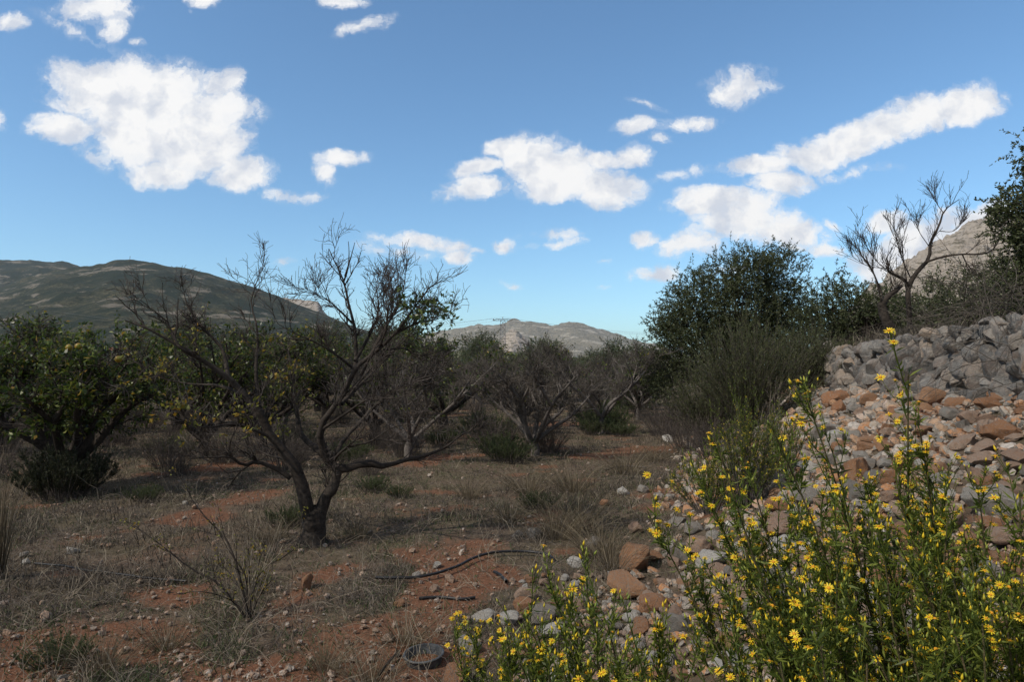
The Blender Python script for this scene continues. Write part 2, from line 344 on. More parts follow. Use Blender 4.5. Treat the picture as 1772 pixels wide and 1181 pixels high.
def hillmat(name, scrub, grass, rock, sc, rockbias=.5, scrubbias=.5):
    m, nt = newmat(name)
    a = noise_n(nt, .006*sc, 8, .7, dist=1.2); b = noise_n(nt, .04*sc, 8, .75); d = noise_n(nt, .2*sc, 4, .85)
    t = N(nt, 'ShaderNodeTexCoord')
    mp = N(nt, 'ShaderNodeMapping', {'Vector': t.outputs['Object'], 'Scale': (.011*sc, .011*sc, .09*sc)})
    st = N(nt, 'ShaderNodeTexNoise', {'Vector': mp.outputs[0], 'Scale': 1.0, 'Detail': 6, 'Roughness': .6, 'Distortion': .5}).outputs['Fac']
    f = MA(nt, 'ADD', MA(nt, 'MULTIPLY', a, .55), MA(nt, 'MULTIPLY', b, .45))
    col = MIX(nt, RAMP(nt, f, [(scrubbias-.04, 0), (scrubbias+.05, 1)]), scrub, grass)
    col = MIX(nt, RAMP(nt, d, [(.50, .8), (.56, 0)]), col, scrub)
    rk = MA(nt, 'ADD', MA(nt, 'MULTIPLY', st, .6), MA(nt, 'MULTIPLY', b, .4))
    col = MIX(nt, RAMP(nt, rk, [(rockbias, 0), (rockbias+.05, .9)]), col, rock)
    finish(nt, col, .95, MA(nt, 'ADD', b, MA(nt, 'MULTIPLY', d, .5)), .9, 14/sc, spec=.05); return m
M['hill_dark'] = hillmat('shade_darkened_scrub', (.030, .040, .028), (.13, .115, .07), (.25, .22, .18), 1, .55, .51)  # scrub colour darkened, standing in for part of the cloud shade
M['hill_far'] = hillmat('dry_mountainside', (.15, .145, .11), (.33, .29, .225), (.48, .44, .37), .7, .54, .40)
M['hill_rock'] = hillmat('rocky_peak', (.08, .075, .05), (.24, .20, .15), (.38, .33, .28), 3, .44, .42)
M['hill_green'] = hillmat('terraced_slope', (.08, .09, .045), (.27, .25, .15), (.36, .32, .24), 2, .6, .44)
# ---------------------------------------------------------------- ground sheet
xs = spacing(-7000, 7000, -9, 9, .07, 1.055); ys = spacing(-80, 9000, 1, 16, .07, 1.05)
X, Y = np.meshgrid(xs, ys); Z = Hh(X, Y)
V = np.stack([X, Y, Z], -1).reshape(-1, 3); nx, ny = len(xs), len(ys)
ii = (np.arange(ny-1)[:, None]*nx+np.arange(nx-1)[None]).ravel()
mb = MB(); mb.add(V, np.stack([ii, ii+1, ii+nx+1, ii+nx], 1))
gr = mb.build('ground', M['soil']); tag(gr, 'reddish stony orchard soil with dry litter', None, None, 'structure')
at = gr.data.attributes.new('bare', 'FLOAT', 'POINT'); at.data.foreach_set('value', (bare(X, Y)*np.clip(1.3-Y/40, .1, 1)).astype(np.float32).ravel())
# ---------------------------------------------------------------- hills
def hill(name, crest, Yc, Y0, mat, label, pw=1.5, back=.6, nu=220, nv=110, namp=.14, ns=160, seed=0, rough=0., Yv=0., base=-8):
    px = np.array([c[0] for c in crest]); py = np.array([c[1] for c in crest])
    uu = np.linspace(px[0], px[-1], nu); cr = np.interp(uu, px, py)
    ker = np.exp(-np.linspace(-1.6, 1.6, 7)**2); ker /= ker.sum(); cr = np.convolve(np.pad(cr, 3, 'edge'), ker, 'valid')
    vv = np.linspace(0, 1+back, nv)
    Un = np.array([ray(a, b) for a, b in zip(uu, cr)]); Us, Vs = Un[:, 0], Un[:, 1]
    yc = Yc*(1+Yv*np.sin(np.arange(nu)/nu*7+seed)); Yg = Y0+(yc[None]-Y0)*vv[:, None]
    Xg = Us[None]*Yg; ch = EYE+Vs*yc
    s = vv[:, None]; prof = np.where(s <= 1, np.abs(np.clip(s, 0, 1))**pw, 1-.9*sstep((s-1)/back))
    wgt = np.where(s <= 1, s*(1-s)*4, .3)
    n = fbm(Xg+seed*99, Yg, ns, 5); ridg = 1-np.abs(2*n-1)
    Zg = base+(ch[None]-base)*prof*(1+namp*(ridg-.75)*wgt*1.6) + rough*(fbm(Xg, Yg, ns*.12, 3)-.5)*np.clip(s*3, 0, 1)
    V = np.stack([Xg, Yg, Zg], -1).reshape(-1, 3); i = (np.arange(nv-1)[:, None]*nu+np.arange(nu-1)[None]).ravel()
    mb = MB(); mb.add(V, np.stack([i, i+1, i+nu+1, i+nu], 1)); o = mb.build(name, mat); tag(o, label, None, None, 'structure'); return o, (Us, yc, Xg, Yg, Zg)
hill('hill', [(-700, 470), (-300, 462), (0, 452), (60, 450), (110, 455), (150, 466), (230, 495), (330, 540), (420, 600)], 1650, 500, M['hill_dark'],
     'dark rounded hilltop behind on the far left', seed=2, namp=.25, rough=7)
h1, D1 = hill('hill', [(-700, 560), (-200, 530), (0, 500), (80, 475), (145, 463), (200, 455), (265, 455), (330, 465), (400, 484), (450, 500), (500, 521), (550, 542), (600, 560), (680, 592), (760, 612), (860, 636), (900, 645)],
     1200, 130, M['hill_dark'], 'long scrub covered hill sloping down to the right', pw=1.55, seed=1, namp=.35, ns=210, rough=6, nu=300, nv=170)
hill('hill', [(455, 520), (495, 516), (520, 517), (540, 519), (553, 520), (556, 534), (565, 545), (600, 570), (640, 600)], 2000, 1500, M['hill_rock'],
     'small rocky bluff with a sheer end behind the left hill', nu=90, nv=40, seed=4, rough=10)
hill('mountain', [(640, 620), (700, 600), (735, 582), (780, 571), (828, 561), (850, 564), (870, 561), (890, 556), (925, 559), (955, 566), (985, 561), (1010, 565), (1050, 575), (1100, 590), (1160, 606), (1240, 625)],
     3200, 1500, M['hill_far'], 'pale dry mountain ridge on the horizon in the centre', pw=1.3, seed=3, namp=.4, ns=420, rough=26, nv=150)
hill('hill', [(835, 628), (855, 606), (870, 584), (884, 571), (898, 576), (912, 590), (926, 612), (945, 630)], 1900, 1500, M['hill_rock'],
     'steep pale rock outcrop behind the pylon', nu=60, nv=60, seed=5, rough=30, ns=120)
hill('hill', [(640, 640), (690, 625), (740, 611), (800, 607), (860, 609), (920, 613), (980, 618), (1060, 625), (1150, 634)], 1300, 500, M['hill_green'],
     'low terraced slope under the central mountain', pw=1.2, seed=6, namp=.2, rough=6)
hill('mountain', [(1380, 640), (1450, 560), (1520, 490), (1580, 445), (1620, 425), (1650, 412), (1668, 392), (1690, 382), (1712, 376), (1735, 382), (1780, 370), (1850, 350), (1950, 370), (2200, 470)],
     1100, 350, M['hill_rock'], 'steep bare rocky peak rising on the far right', pw=1.3, seed=7, namp=.4, ns=110, rough=26, nv=150)
def zone(x, y):
    px = 886+K*x/y
    h = 'at the far left' if px < 180 else 'left of the main tree' if px < 420 else 'behind the main tree' if px < 700 else 'just right of the main tree' if px < 850 else 'in the centre of the view' if px < 1000 else 'right of the centre'
    return h+(', near row' if y < 16 else ', middle rows' if y < 23 else ', far rows')
# ---------------------------------------------------------------- rocks
def rock_variant(seed, sub, cuts=12, amp=.13):
    bm = bmesh.new(); bmesh.ops.create_icosphere(bm, subdivisions=sub, radius=1)
    r = np.random.default_rng(seed); V = np.array([v.co for v in bm.verts]); F = np.array([[v.index for v in f.verts] for f in bm.faces]); bm.free()
    for k in range(cuts):
        n = norm(r.normal(size=3)); d = r.uniform(.5, .84); e = V@n-d; V = V-np.where(e > 0, e, 0)[:, None]*n*.96
    off = r.uniform(0, 50, 3)
    dn = np.array([mnoise.fractal(Vector(v*1.3+off), 1.0, 2.0, 4)*amp+mnoise.noise(Vector(v*5+off))*amp*.22+mnoise.noise(Vector(v*12+off))*amp*.07 for v in V])
    V = V*(1+dn)[:, None]; V *= np.array([1, r.uniform(.72, .95), r.uniform(.5, .75)]); return V, F
RV = [rock_variant(i, 4 if i < 8 else 3) for i in range(12)]
RS = [rock_variant(50+i, 2, 7, .1) for i in range(14)]
RT = [rock_variant(90+i, 1, 7, .1) for i in range(10)]
RVm = []
for i, (V, F) in enumerate(RV):
    mb = MB(); mb.add(V, F); RVm.append(mb.mesh('rock', M['rock_grey'])); RVm[-1].set_sharp_from_angle(angle=R_(26))
def sharp(o, a=30): o.data.set_sharp_from_angle(angle=R_(a)); return o
def rotmats(n, tilt=.35):
    z = rng.uniform(0, 2*math.pi, n); a = rng.normal(0, tilt, n); b = rng.normal(0, tilt, n)
    def Rm(ax, t):
        c, s = np.cos(t), np.sin(t); o, l = np.zeros(n), np.ones(n)
        if ax == 'z': m = [c, -s, o, s, c, o, o, o, l]
        elif ax == 'x': m = [l, o, o, o, c, -s, o, s, c]
        else: m = [c, o, s, o, l, o, -s, o, c]
        return np.stack(m, -1).reshape(n, 3, 3)
    return Rm('x', a)@Rm('y', b)@Rm('z', z)
def scatter(mb, variants, pos, sc, tilt=.35):
    n = len(pos); w_ = rng.integers(0, len(variants), n); Rm = rotmats(n, tilt)
    for k, (V, F) in enumerate(variants):
        i = np.where(w_ == k)[0]
        if len(i) == 0: continue
        VV = np.einsum('nij,vj->nvi', Rm[i], V)*sc[i][:, None, None]+pos[i][:, None]
        FF = (F[None]+(np.arange(len(i))*len(V))[:, None, None]).reshape(-1, 3); mb.add(VV, FF)
def rock(x, y, r, mat, label, group=None, sink=.35, var=None, sz=(1, 1, 1), z=None, rz=None):
    me = RVm[random.randrange(len(RVm)) if var is None else var]
    o = bpy.data.objects.new('rock', me); C.objects.link(o)
    o.location = (x, y, float(Hh(x, y))+r*(.6-sink) if z is None else z); o.scale = (r*sz[0], r*sz[1], r*sz[2])
    o.rotation_euler = (random.gauss(0, .25), random.gauss(0, .25), random.uniform(0, 6.28) if rz is None else rz)
    o.material_slots[0].link = 'OBJECT'; o.material_slots[0].material = M[mat]
    return tag(o, label, 'rock', group)
def hitbank(px, py):
    u_, v_ = ray(px, py)
    for yq in np.arange(.8, 30, .02):
        if EYE+v_*yq <= float(Hh(u_*yq, yq)): return np.array([u_*yq, yq])
    return np.array([u_*20, 20])
placed = []
SPECIAL = [ # px, py, width px, mat, label
 (1125,1050,62,'rock_orange','rounded orange boulder on top of the foreground pile, above the pink one'),
 (1085,1015,78,'rock_orange','big ochre crusted rock at the back of the foreground pile'),
 (1145,1110,66,'rock_pink','pink smooth stone low in the foreground pile'),
 (1110,1078,30,'rock_pink','small pink stone wedged between the foreground boulders'),
 (1095,1066,40,'rock_white','whitish angular stone left of the orange boulder'),
 (1175,1085,60,'rock_grey','pale grey stone right of the pink foreground stone'),
 (1170,1065,40,'rock_pink','tan stone just right of the orange boulder'),
 (1150,1150,70,'rock_grey','mottled grey stone in front of the foreground pile'),
 (910,1030,42,'rock_pink','squarish tan stone at the left end of the pile'),
 (908,1052,44,'rock_orange','orange faced stone leaning under the tan one'),
 (940,1068,56,'rock_grey','dark flat stone propped over a hollow'),
 (958,1095,52,'rock_white','pale lump among the yellow flowers'),
 (835,1068,46,'rock_white','chalky flat stone left of the rock pile'),
 (880,1075,44,'rock_white','pale low stone beside the chalky flat one'),
 (1002,1048,30,'rock_pink','small rosy stone behind the flowering sprigs'),
 (1025,1060,34,'rock_orange','rusty stone behind the flowering sprigs'),
 (785,1176,62,'rock_orange','ochre rock cut by the bottom edge of the photo'),
 (672,1106,30,'rock_pink','lone tan angular stone on the red path'),
 (812,1122,48,'rock_grey','grey stone half buried right of the plastic bowl'),
 (1100,970,75,'rock_orange','brown mossy boulder right of the dead grass'),
 (1100,915,34,'rock_pink','upright pinkish stone in the dry grass edge'),
 (1170,905,36,'rock_grey','rounded grey stone behind the flower spray'),
 (1197,918,42,'rock_grey','large smooth grey stone behind the flower spray'),
 (1215,945,60,'rock_pink','wide buff boulder at the foot of the bank'),
 (1235,968,66,'rock_white','chalk white jagged rock at the foot of the bank'),
 (1180,960,44,'rock_grey','slate grey rock left of the jagged white one'),
 (1725,868,100,'rock_grey','largest dark grey boulder at the right edge above the flowers'),
 (1045,870,24,'rock_orange','single orange stone lying in dry grass'),
 (1078,850,28,'rock_white','flat white stone beside the fallen stick'),
 (1115,848,26,'rock_grey','flat grey stone beside the fallen stick'),
 (1155,760,22,'rock_white','white stone at the far foot of the bank'),
 (1250,835,50,'rock_pink','pinkish brown stone under the yellow shrub'),
 (1320,845,90,'rock_grey','broad lichen grey boulder under the yellow shrub'),
 (1480,815,70,'rock_orange','blocky rust brown stone on the bank'),
 (1515,828,46,'rock_grey','round dark stone beside the rusty block'),
 (1420,750,60,'rock_grey','rounded grey stone at the left of the bank'),
 (1445,762,50,'rock_white','bright white stone in the middle of the bank'),
 (1735,745,62,'rock_orange','long orange slab high on the bank at the right'),
 (1680,725,40,'rock_pink','rounded pink stone left of the orange slab'),
 (1700,795,50,'rock_pink','cracked salmon pink rock below the orange slab'),
 (1760,790,60,'rock_pink','broad salmon rock at the right edge'),
 (1450,690,50,'rock_orange','orange block near the top of the bank'),
 (1610,690,60,'rock_orange','rust orange rock under the wall'),
 (125,954,24,'rock_white','white domed stone on the left, in green weeds'),
 (45,974,18,'rock_white','small upright white stone near the black pipe'),
 (40,960,20,'rock_grey','greyish stone at the left edge of the weeds'),
 (296,1007,22,'rock_pink','ochre stone lying against the thin black pipe'),
 (722,995,20,'rock_white','white egg shaped stone touching the long hose'),
 (753,1020,22,'rock_pink','pale tan stone just below the long hose'),
 (755,980,20,'rock_white','flat whitish stone above the long hose'),
 (995,975,30,'rock_white','pale rounded stone beyond the end of the hose'),
 (977,1002,20,'rock_white','small white stone below the end of the hose'),
 (690,1046,24,'rock_orange','rusty stone beside the short black pipe'),
 (110,1176,22,'rock_white','pale stone at the bottom left edge'),
 (320,872,12,'rock_white','tiny white stone far behind the leggy shrub'),
 (895,925,24,'rock_grey','bluish grey stone in the grass right of the main tree'),
 (925,925,30,'rock_grey','low grey stone right of the bluish one'),
 (1030,940,36,'rock_grey','weathered stone beneath the dry grass stalks')]
for (px, py, wpx, mt, lb) in SPECIAL:
    g = hitbank(px, py+wpx*.2); r = wpx/K*g[1]/2*1.04
    rock(g[0], g[1], r, mt, lb, 'stones with their own look', sink=.3, sz=(1, 1, 1.15)); placed.append((g[0], g[1], r))
for _ in range(150):
    px_, py_2 = random.uniform(885, 1235), random.uniform(1000, 1165); g = hitbank(px_, py_2); r = random.uniform(.02, .055)
    if any((a-g[0])**2+(b-g[1])**2 < ((c+r)*.72)**2 for a, b, c in placed): continue
    placed.append((g[0], g[1], r)); mt = random.choice(['rock_grey', 'rock_pink', 'rock_white', 'rock_orange', 'rock_pink'])
    rock(g[0], g[1], r, mt, {'rock_grey': 'small grey', 'rock_pink': 'small pinkish', 'rock_white': 'small whitish', 'rock_orange': 'small rusty'}[mt]+' stone filling the foreground pile', 'small stones of the foreground pile', sink=.25)
# rubble on the bank
cand = []
for rr, tries in ((.17, 60), (.13, 260), (.10, 800), (.078, 1800), (.06, 3600), (.045, 9000)):
    for _ in range(tries):
        y = random.uniform(2.2, 17); tx = float(toe(y)); wx = float(wallx(y))
        x = tx+(wx-tx)*random.uniform(-.08, 1.0)+random.gauss(0, .12)
        if x > wx or x < tx-.35: continue
        if y < 3.3 and x < 1: continue
        tq = (x-tx)/(wx-tx)
        if y > 5 and tq < .22+.22*min((y-5)/4, 1) and random.random() < .9: continue
        dmy = (fbm(np.array([x]), np.array([y]), .9, 2)[0]-.5)
        if rr > .1 and dmy < -.05: continue
        r = rr*random.uniform(.85, 1.2)
        ok = True
        for (a, b, c) in placed:
            if abs(a-x) < (c+r) and abs(b-y) < (c+r) and (a-x)**2+(b-y)**2 < ((c+r)*.74)**2: ok = False; break
        if ok: placed.append((x, y, r)); cand.append((x, y, r))
def vis(x, y): return abs(x/y) < .8
cand = [c for c in cand if vis(c[0], c[1])]
cand.sort(key=lambda c: -c[2]/c[1])
big = cand[:240]; small = cand[240:]
LB = {'rock_grey': 'grey cobble', 'rock_pink': 'pinkish tan cobble',
      'rock_orange': 'rust orange cobble', 'rock_white': 'pale whitish cobble'}
for (x, y, r) in big:
    up_ = (x-float(toe(y)))/(float(wallx(y))-float(toe(y)))
    wgt = [3.2, 2.8, 1.6+up_*2.6, .9]
    mt = random.choices(list(LB), wgt)[0]
    tq = (x-float(toe(y)))/(float(wallx(y))-float(toe(y))); szw = 'large ' if r > .11 else 'middling ' if r > .07 else 'small '
    wh = ' high up under the wall' if tq > .72 else ' halfway up the bank' if tq > .38 else ' at the bank foot'
    dw = ' at the far end' if y > 8.5 else ' in its middle stretch' if y > 5.5 else ' behind the yellow flowers' if x > 1.2 else ' beside the foreground pile'
    rock(x, y, r, mt, szw+LB[mt]+wh+dw, 'cobbles of the rubble bank', sink=.25)
mb = MB(); a = np.array(small); pos = np.stack([a[:, 0], a[:, 1], Hh(a[:, 0], a[:, 1])+a[:, 2]*.25], 1)
scatter(mb, RS, pos, a[:, 2], .5)
n = 9000; y = 2.2+16*rng.random(n)**1.3; x = toe(y)+(wallx(y)-toe(y))*rng.uniform(-.12, 1, n)+rng.normal(0, .15, n)
tq = (x-toe(y))/(wallx(y)-toe(y)); m_ = (x < wallx(y)) & (np.abs(x/y) < .85) & ((y > 3.3) | (x > 1)) & ((y < 5) | (tq > .2+.22*np.clip((y-5)/4, 0, 1)) | (rng.random(n) < .12)); x, y = x[m_], y[m_]; r = rng.uniform(.018, .045, len(x))
scatter(mb, RT, np.stack([x, y, Hh(x, y)+r*.4], 1), r, .6)
tag(sharp(mb.build('rubble', M['rubble'])), 'loose small rubble filling the stone bank', None, None, 'stuff')
# pebbles on the orchard floor
n = 17000; y = 3.2+22*rng.random(n)**1.7; x = rng.uniform(-.8, .6, n)*y; bb = bare(x, y)
pg = G(735, 1148); m_ = (np.hypot(x-pg[0], y-pg[1]) > .15) & (x < toe(y)+.3) & (rng.random(n) < .12+.6*bb+.35*(fbm(x, y, 1.3)>.55)); x, y = x[m_], y[m_]; r = .006+.024*rng.random(len(x))**3.4
r = r*np.where(rng.random(len(x)) < .05, 1.9, 1)*(1+y/40)
mb = MB(); scatter(mb, RT, np.stack([x, y, Hh(x, y)+r*.4+.004], 1), r, .5)
tag(sharp(mb.build('pebbles', M['pebble']), 22), 'small tan and white pebbles strewn over the soil', None, None, 'stuff')
# ---------------------------------------------------------------- dry stone wall
wl = empty('dry_stone_wall', (float(wallx(8)), 8, float(Hh(wallx(8)-.1, 8))), 'rough dry stone wall of big grey limestones along the top of the bank', 'stone wall')
mb = MB(); off = np.array(wl.location)
pos, sc = [], []
for course in range(7):
    yq = 3.6+random.random()*.3
    while yq < 14.3:
        big_ = max(.08, random.gauss(.135, .045)); yq += big_*.82
        x = float(wallx(yq)); b = 1.30+float(fbm(np.array([0.]), np.array([yq]), 1.5, 2)[0]-.5)*.1
        zc = b+.05+course*.125+random.gauss(0, .02)
        top = np.interp(yq, [3, 5.7, 7, 9, 11, 12.5, 14.3], [2.15, 2.12, 2.04, 1.97, 1.98, 1.9, 1.65])
        if zc+big_*.5 < top+.04:
            pos.append((x-.02+course*.022+random.gauss(0, .025), yq, zc)); sc.append(big_*1.12)
        yq += big_*.82
wallst = [(V*np.array([1, 1.0, 1.3]), F) for V, F in RV[8:]+RV[:3]]
scatter(mb, wallst, np.array(pos)-off, np.array(sc), .5)
sharp(mb.build('wall_face', M['wallrock'], wl))
mb = MB(); pos = []; sc = []
for k in range(260):
    yq = random.uniform(3.6, 14.3); x = float(wallx(yq))+random.uniform(.0, .5); top = np.interp(yq, [3, 5.7, 7, 9, 11, 12.5, 14.3], [2.12, 2.09, 2.02, 1.94, 1.95, 1.86, 1.6])
    r = random.uniform(.05, .12); pos.append((x, yq, top-.03+random.uniform(-.04, .04))); sc.append(r)
scatter(mb, RV[8:], np.array(pos)-off, np.array(sc), .4); sharp(mb.build('wall_top', M['wallrock'], wl))
# ---------------------------------------------------------------- trees
def limb(pts, Yb, n=14):
    """pts: (px, py, depth offset in metres)"""
    return resample([P(a, b, Yb+c) for a, b, c in pts], n)
def bare_tree_parts(root, limbs, rads, kk=(7, 6, 5), LL=(.75, .38, .2), rr=(.014, .006, .0032), up=.25, wig=.16, barkm='bark', twigm='twig', ang=42, minr=.0026, sides=7, t0=.3, excl=()):
    off = np.array(root.location)
    tr = MB()
    for Lp, Rr in zip(limbs, rads):
        n = len(Lp); w_ = rng.normal(0, .05*np.mean(Rr), (n, 3)); w_[0] = 0
        tubes(tr, (Lp+w_-off)[None], (Rr*(1+rng.normal(0, .05, n)))[None], sides)
    n = len(limbs[0]); PL = np.stack([resample(l, n) for l in limbs]); RL = np.stack([np.interp(np.linspace(0, 1, n), np.linspace(0, 1, len(r)), r) for r in rads])
    main = np.array([i for i in range(len(limbs)) if i > 0 and i not in excl]); PL, RL = PL[main], RL[main]
    P1, R1 = grow(PL, RL, kk[0], LL[0], rr[0], ang, up, wig, 7, t0)
    P2, R2 = grow(P1, R1, kk[1], LL[1], rr[1], ang, up, wig*1.2, 5, .15)
    P3, R3 = grow(P2, R2, kk[2], LL[2], rr[2], ang+5, up*.6, wig*1.3, 4, .1)
    br = MB(); tubes(br, P1-off, np.maximum(R1, minr), 5); tubes(br, P2-off, np.maximum(R2, minr), 4)
    tw = MB(); tubes(tw, P3-off, np.maximum(R3, minr*.8), 3)
    tr.build('trunk', M[barkm], root); br.build('branches', M[barkm], root); tw.build('twigs', M[twigm], root)
    return P1, P2, P3
def tree_leaves(root, name, Pt, frac, per, L, W, mat, spread=.03, sel=None):
    off = np.array(root.location); idx = np.arange(len(Pt)) if sel is None else np.where(sel(Pt[:, -1]))[0]
    if len(idx) == 0: return
    idx = rng.choice(idx, max(1, int(len(idx)*frac)), replace=False)
    t = rng.uniform(.3, 1, (len(idx), per))*(Pt.shape[1]-1)*.999; i = t.astype(int); f = (t-i)[..., None]
    B = Pt[idx[:, None], i]*(1-f)+Pt[idx[:, None], i+1]*f; T = norm(Pt[idx[:, None], i+1]-Pt[idx[:, None], i])
    D = T*.6+rnd(*B.shape[:2])*.9; D[..., 2] -= .15
    mb = MB(); leaves(mb, (B+rng.normal(0, spread, B.shape)-off).reshape(-1, 3), D.reshape(-1, 3), L, W); return mb.build(name, M[mat], root)
# --- main dead tree
Yb = 6.3
bx = P(545, 938, Yb)
main = empty('dead_orange_tree', (bx[0], Yb, float(Hh(bx[0], Yb))-.03), 'nearly bare forked orange tree with dark trunk, nearest tree left of centre', 'tree')
L_ = []; Rr = []
def add(pts, r0, r1, n=14): L_.append(limb(pts, Yb, n)); Rr.append(np.linspace(r0, r1, n))
L_.append(limb([(543, 946, 0), (543, 925, 0), (545, 905, 0), (545, 888, 0), (546, 876, 0)], Yb)); Rr.append(np.interp(np.linspace(0, 1, 14), [0, .15, .5, .85, 1], [.16, .13, .113, .10, .02]))
add([(541, 912, 0), (528, 862, -.03), (516, 820, -.06), (500, 792, -.1), (470, 758, -.15), (452, 719, -.2), (425, 686, -.25), (395, 654, -.3), (339, 617, -.4), (282, 583, -.5), (245, 564, -.55), (215, 555, -.6)], .084, .008)
add([(549, 912, 0), (562, 866, .03), (578, 840, .05), (583, 815, .08), (570, 800, .1)], .08, .06)
add([(570, 802, .1), (556, 784, .1), (528, 762, .15), (517, 742, .2), (514, 713, .3), (504, 680, .4), (510, 650, .5), (500, 620, .6)], .042, .012)
add([(572, 806, .1), (556, 772, 0), (554, 744, -.05), (565, 722, -.1), (589, 690, -.15), (614, 640, -.2), (654, 606, -.25), (682, 580, -.3), (712, 540, -.35), (744, 497, -.4)], .05, .008)
add([(592, 685, -.15), (614, 640, 0), (616, 610, .05), (614, 569, .1), (604, 530, .12), (595, 487, .15), (580, 455, .2), (569, 431, .2)], .032, .006)
add([(595, 487, .15), (602, 465, .1), (604, 440, .1), (603, 418, .1)], .011, .0045)
add([(597, 478, .15), (606, 450, .2), (614, 420, .25)], .011, .0045)
add([(580, 812, .08), (600, 812, .1), (616, 806, .12), (642, 803, .15), (664, 808, .2), (700, 797, .25), (733, 790, .3), (770, 775, .35), (800, 752, .4), (826, 742, .45)], .048, .008)
add([(572, 800, .1), (596, 760, .3), (620, 735, .4), (652, 700, .5), (690, 668, .6), (730, 660, .7), (770, 672, .8)], .03, .006)
add([(503, 828, -.05), (478, 812, -.1), (445, 800, -.2), (420, 806, -.3), (400, 792, -.4), (360, 792, -.5), (325, 795, -.6)], .03, .006)
add([(451, 716, -.2), (445, 680, -.1), (443, 631, 0), (446, 597, .05), (443, 558, .1), (434, 524, .15), (444, 490, .15), (452, 462, .2)], .026, .004)
add([(395, 654, -.3), (387, 610, -.2), (372, 589, -.2), (344, 561, -.15), (325, 530, -.1), (318, 505, 0)], .026, .005)
add([(339, 617, -.4), (310, 600, -.5), (290, 560, -.4), (262, 535, -.4), (235, 525, -.4)], .018, .004)
add([(425, 686, -.25), (380, 668, -.1), (330, 665, .1), (280, 655, .2), (240, 640, .3)], .02, .005)
add([(470, 758, -.15), (440, 745, -.3), (400, 735, -.5), (350, 740, -.7), (300, 720, -.8)], .02, .005)
add([(614, 625, 0), (640, 580, .2), (655, 540, .3), (652, 500, .3), (655, 470, .35)], .022, .004)
add([(640, 620, -.2), (665, 570, 0), (690, 530, .1), (700, 490, .1), (702, 462, .15)], .022, .004)
add([(610, 560, .1), (585, 535, 0), (560, 515, -.1), (525, 505, -.15)], .014, .003)
add([(614, 640, -.1), (575, 610, -.3), (540, 590, -.4), (505, 575, -.5), (480, 560, -.5)], .018, .004)
add([(682, 580, -.3), (720, 560, -.3), (750, 555, -.35), (775, 545, -.4)], .014, .004)
add([(664, 606, -.25), (705, 605, -.3), (745, 640, -.3)], .012, .004)
add([(556, 745, -.05), (600, 715, -.3), (640, 690, -.5), (680, 690, -.6), (720, 680, -.7)], .02, .004)
add([(590, 700, -.1), (620, 670, .2), (650, 640, .5), (680, 610, .7), (700, 590, .9)], .024, .005)
add([(625, 650, -.2), (650, 600, -.3), (672, 560, -.2), (680, 520, -.1), (676, 480, 0)], .016, .004)
add([(600, 690, 0), (640, 640, .3), (690, 600, .4), (725, 560, .4)], .016, .004)
add([(655, 605, -.25), (668, 570, -.4), (672, 530, -.5), (690, 500, -.5)], .014, .004)
add([(575, 800, .1), (600, 775, -.2), (640, 765, -.4), (680, 740, -.5), (720, 735, -.6)], .018, .004)
add([(500, 795, -.1), (470, 790, .2), (420, 770, .4), (370, 760, .5)], .018, .004)
Rr = [Rr[0]*.92]+[q*np.linspace(.84, .62, len(q)) for q in Rr[1:]]
P1, P2, P3 = bare_tree_parts(main, L_, Rr, kk=(8, 6, 4), LL=(.32, .21, .14), rr=(.010, .0048, .003), up=.3, wig=.2, t0=.28, minr=.0022, excl=(6, 7))
tree_leaves(main, 'leaves', P3, .26, 5, .05, .026, 'citrus_dark', .02, lambda e: (e[:, 0] > P(705, 0, Yb)[0]) & (e[:, 2] > P(0, 600, Yb)[2]) & (e[:, 2] < P(0, 515, Yb)[2]))
tree_leaves(main, 'leaves', P3, .10, 5, .05, .026, 'yellow_leaf', .02, lambda e: (e[:, 0] < P(560, 0, Yb)[0]) & (e[:, 2] > 1.0) & (e[:, 2] < 2.0))
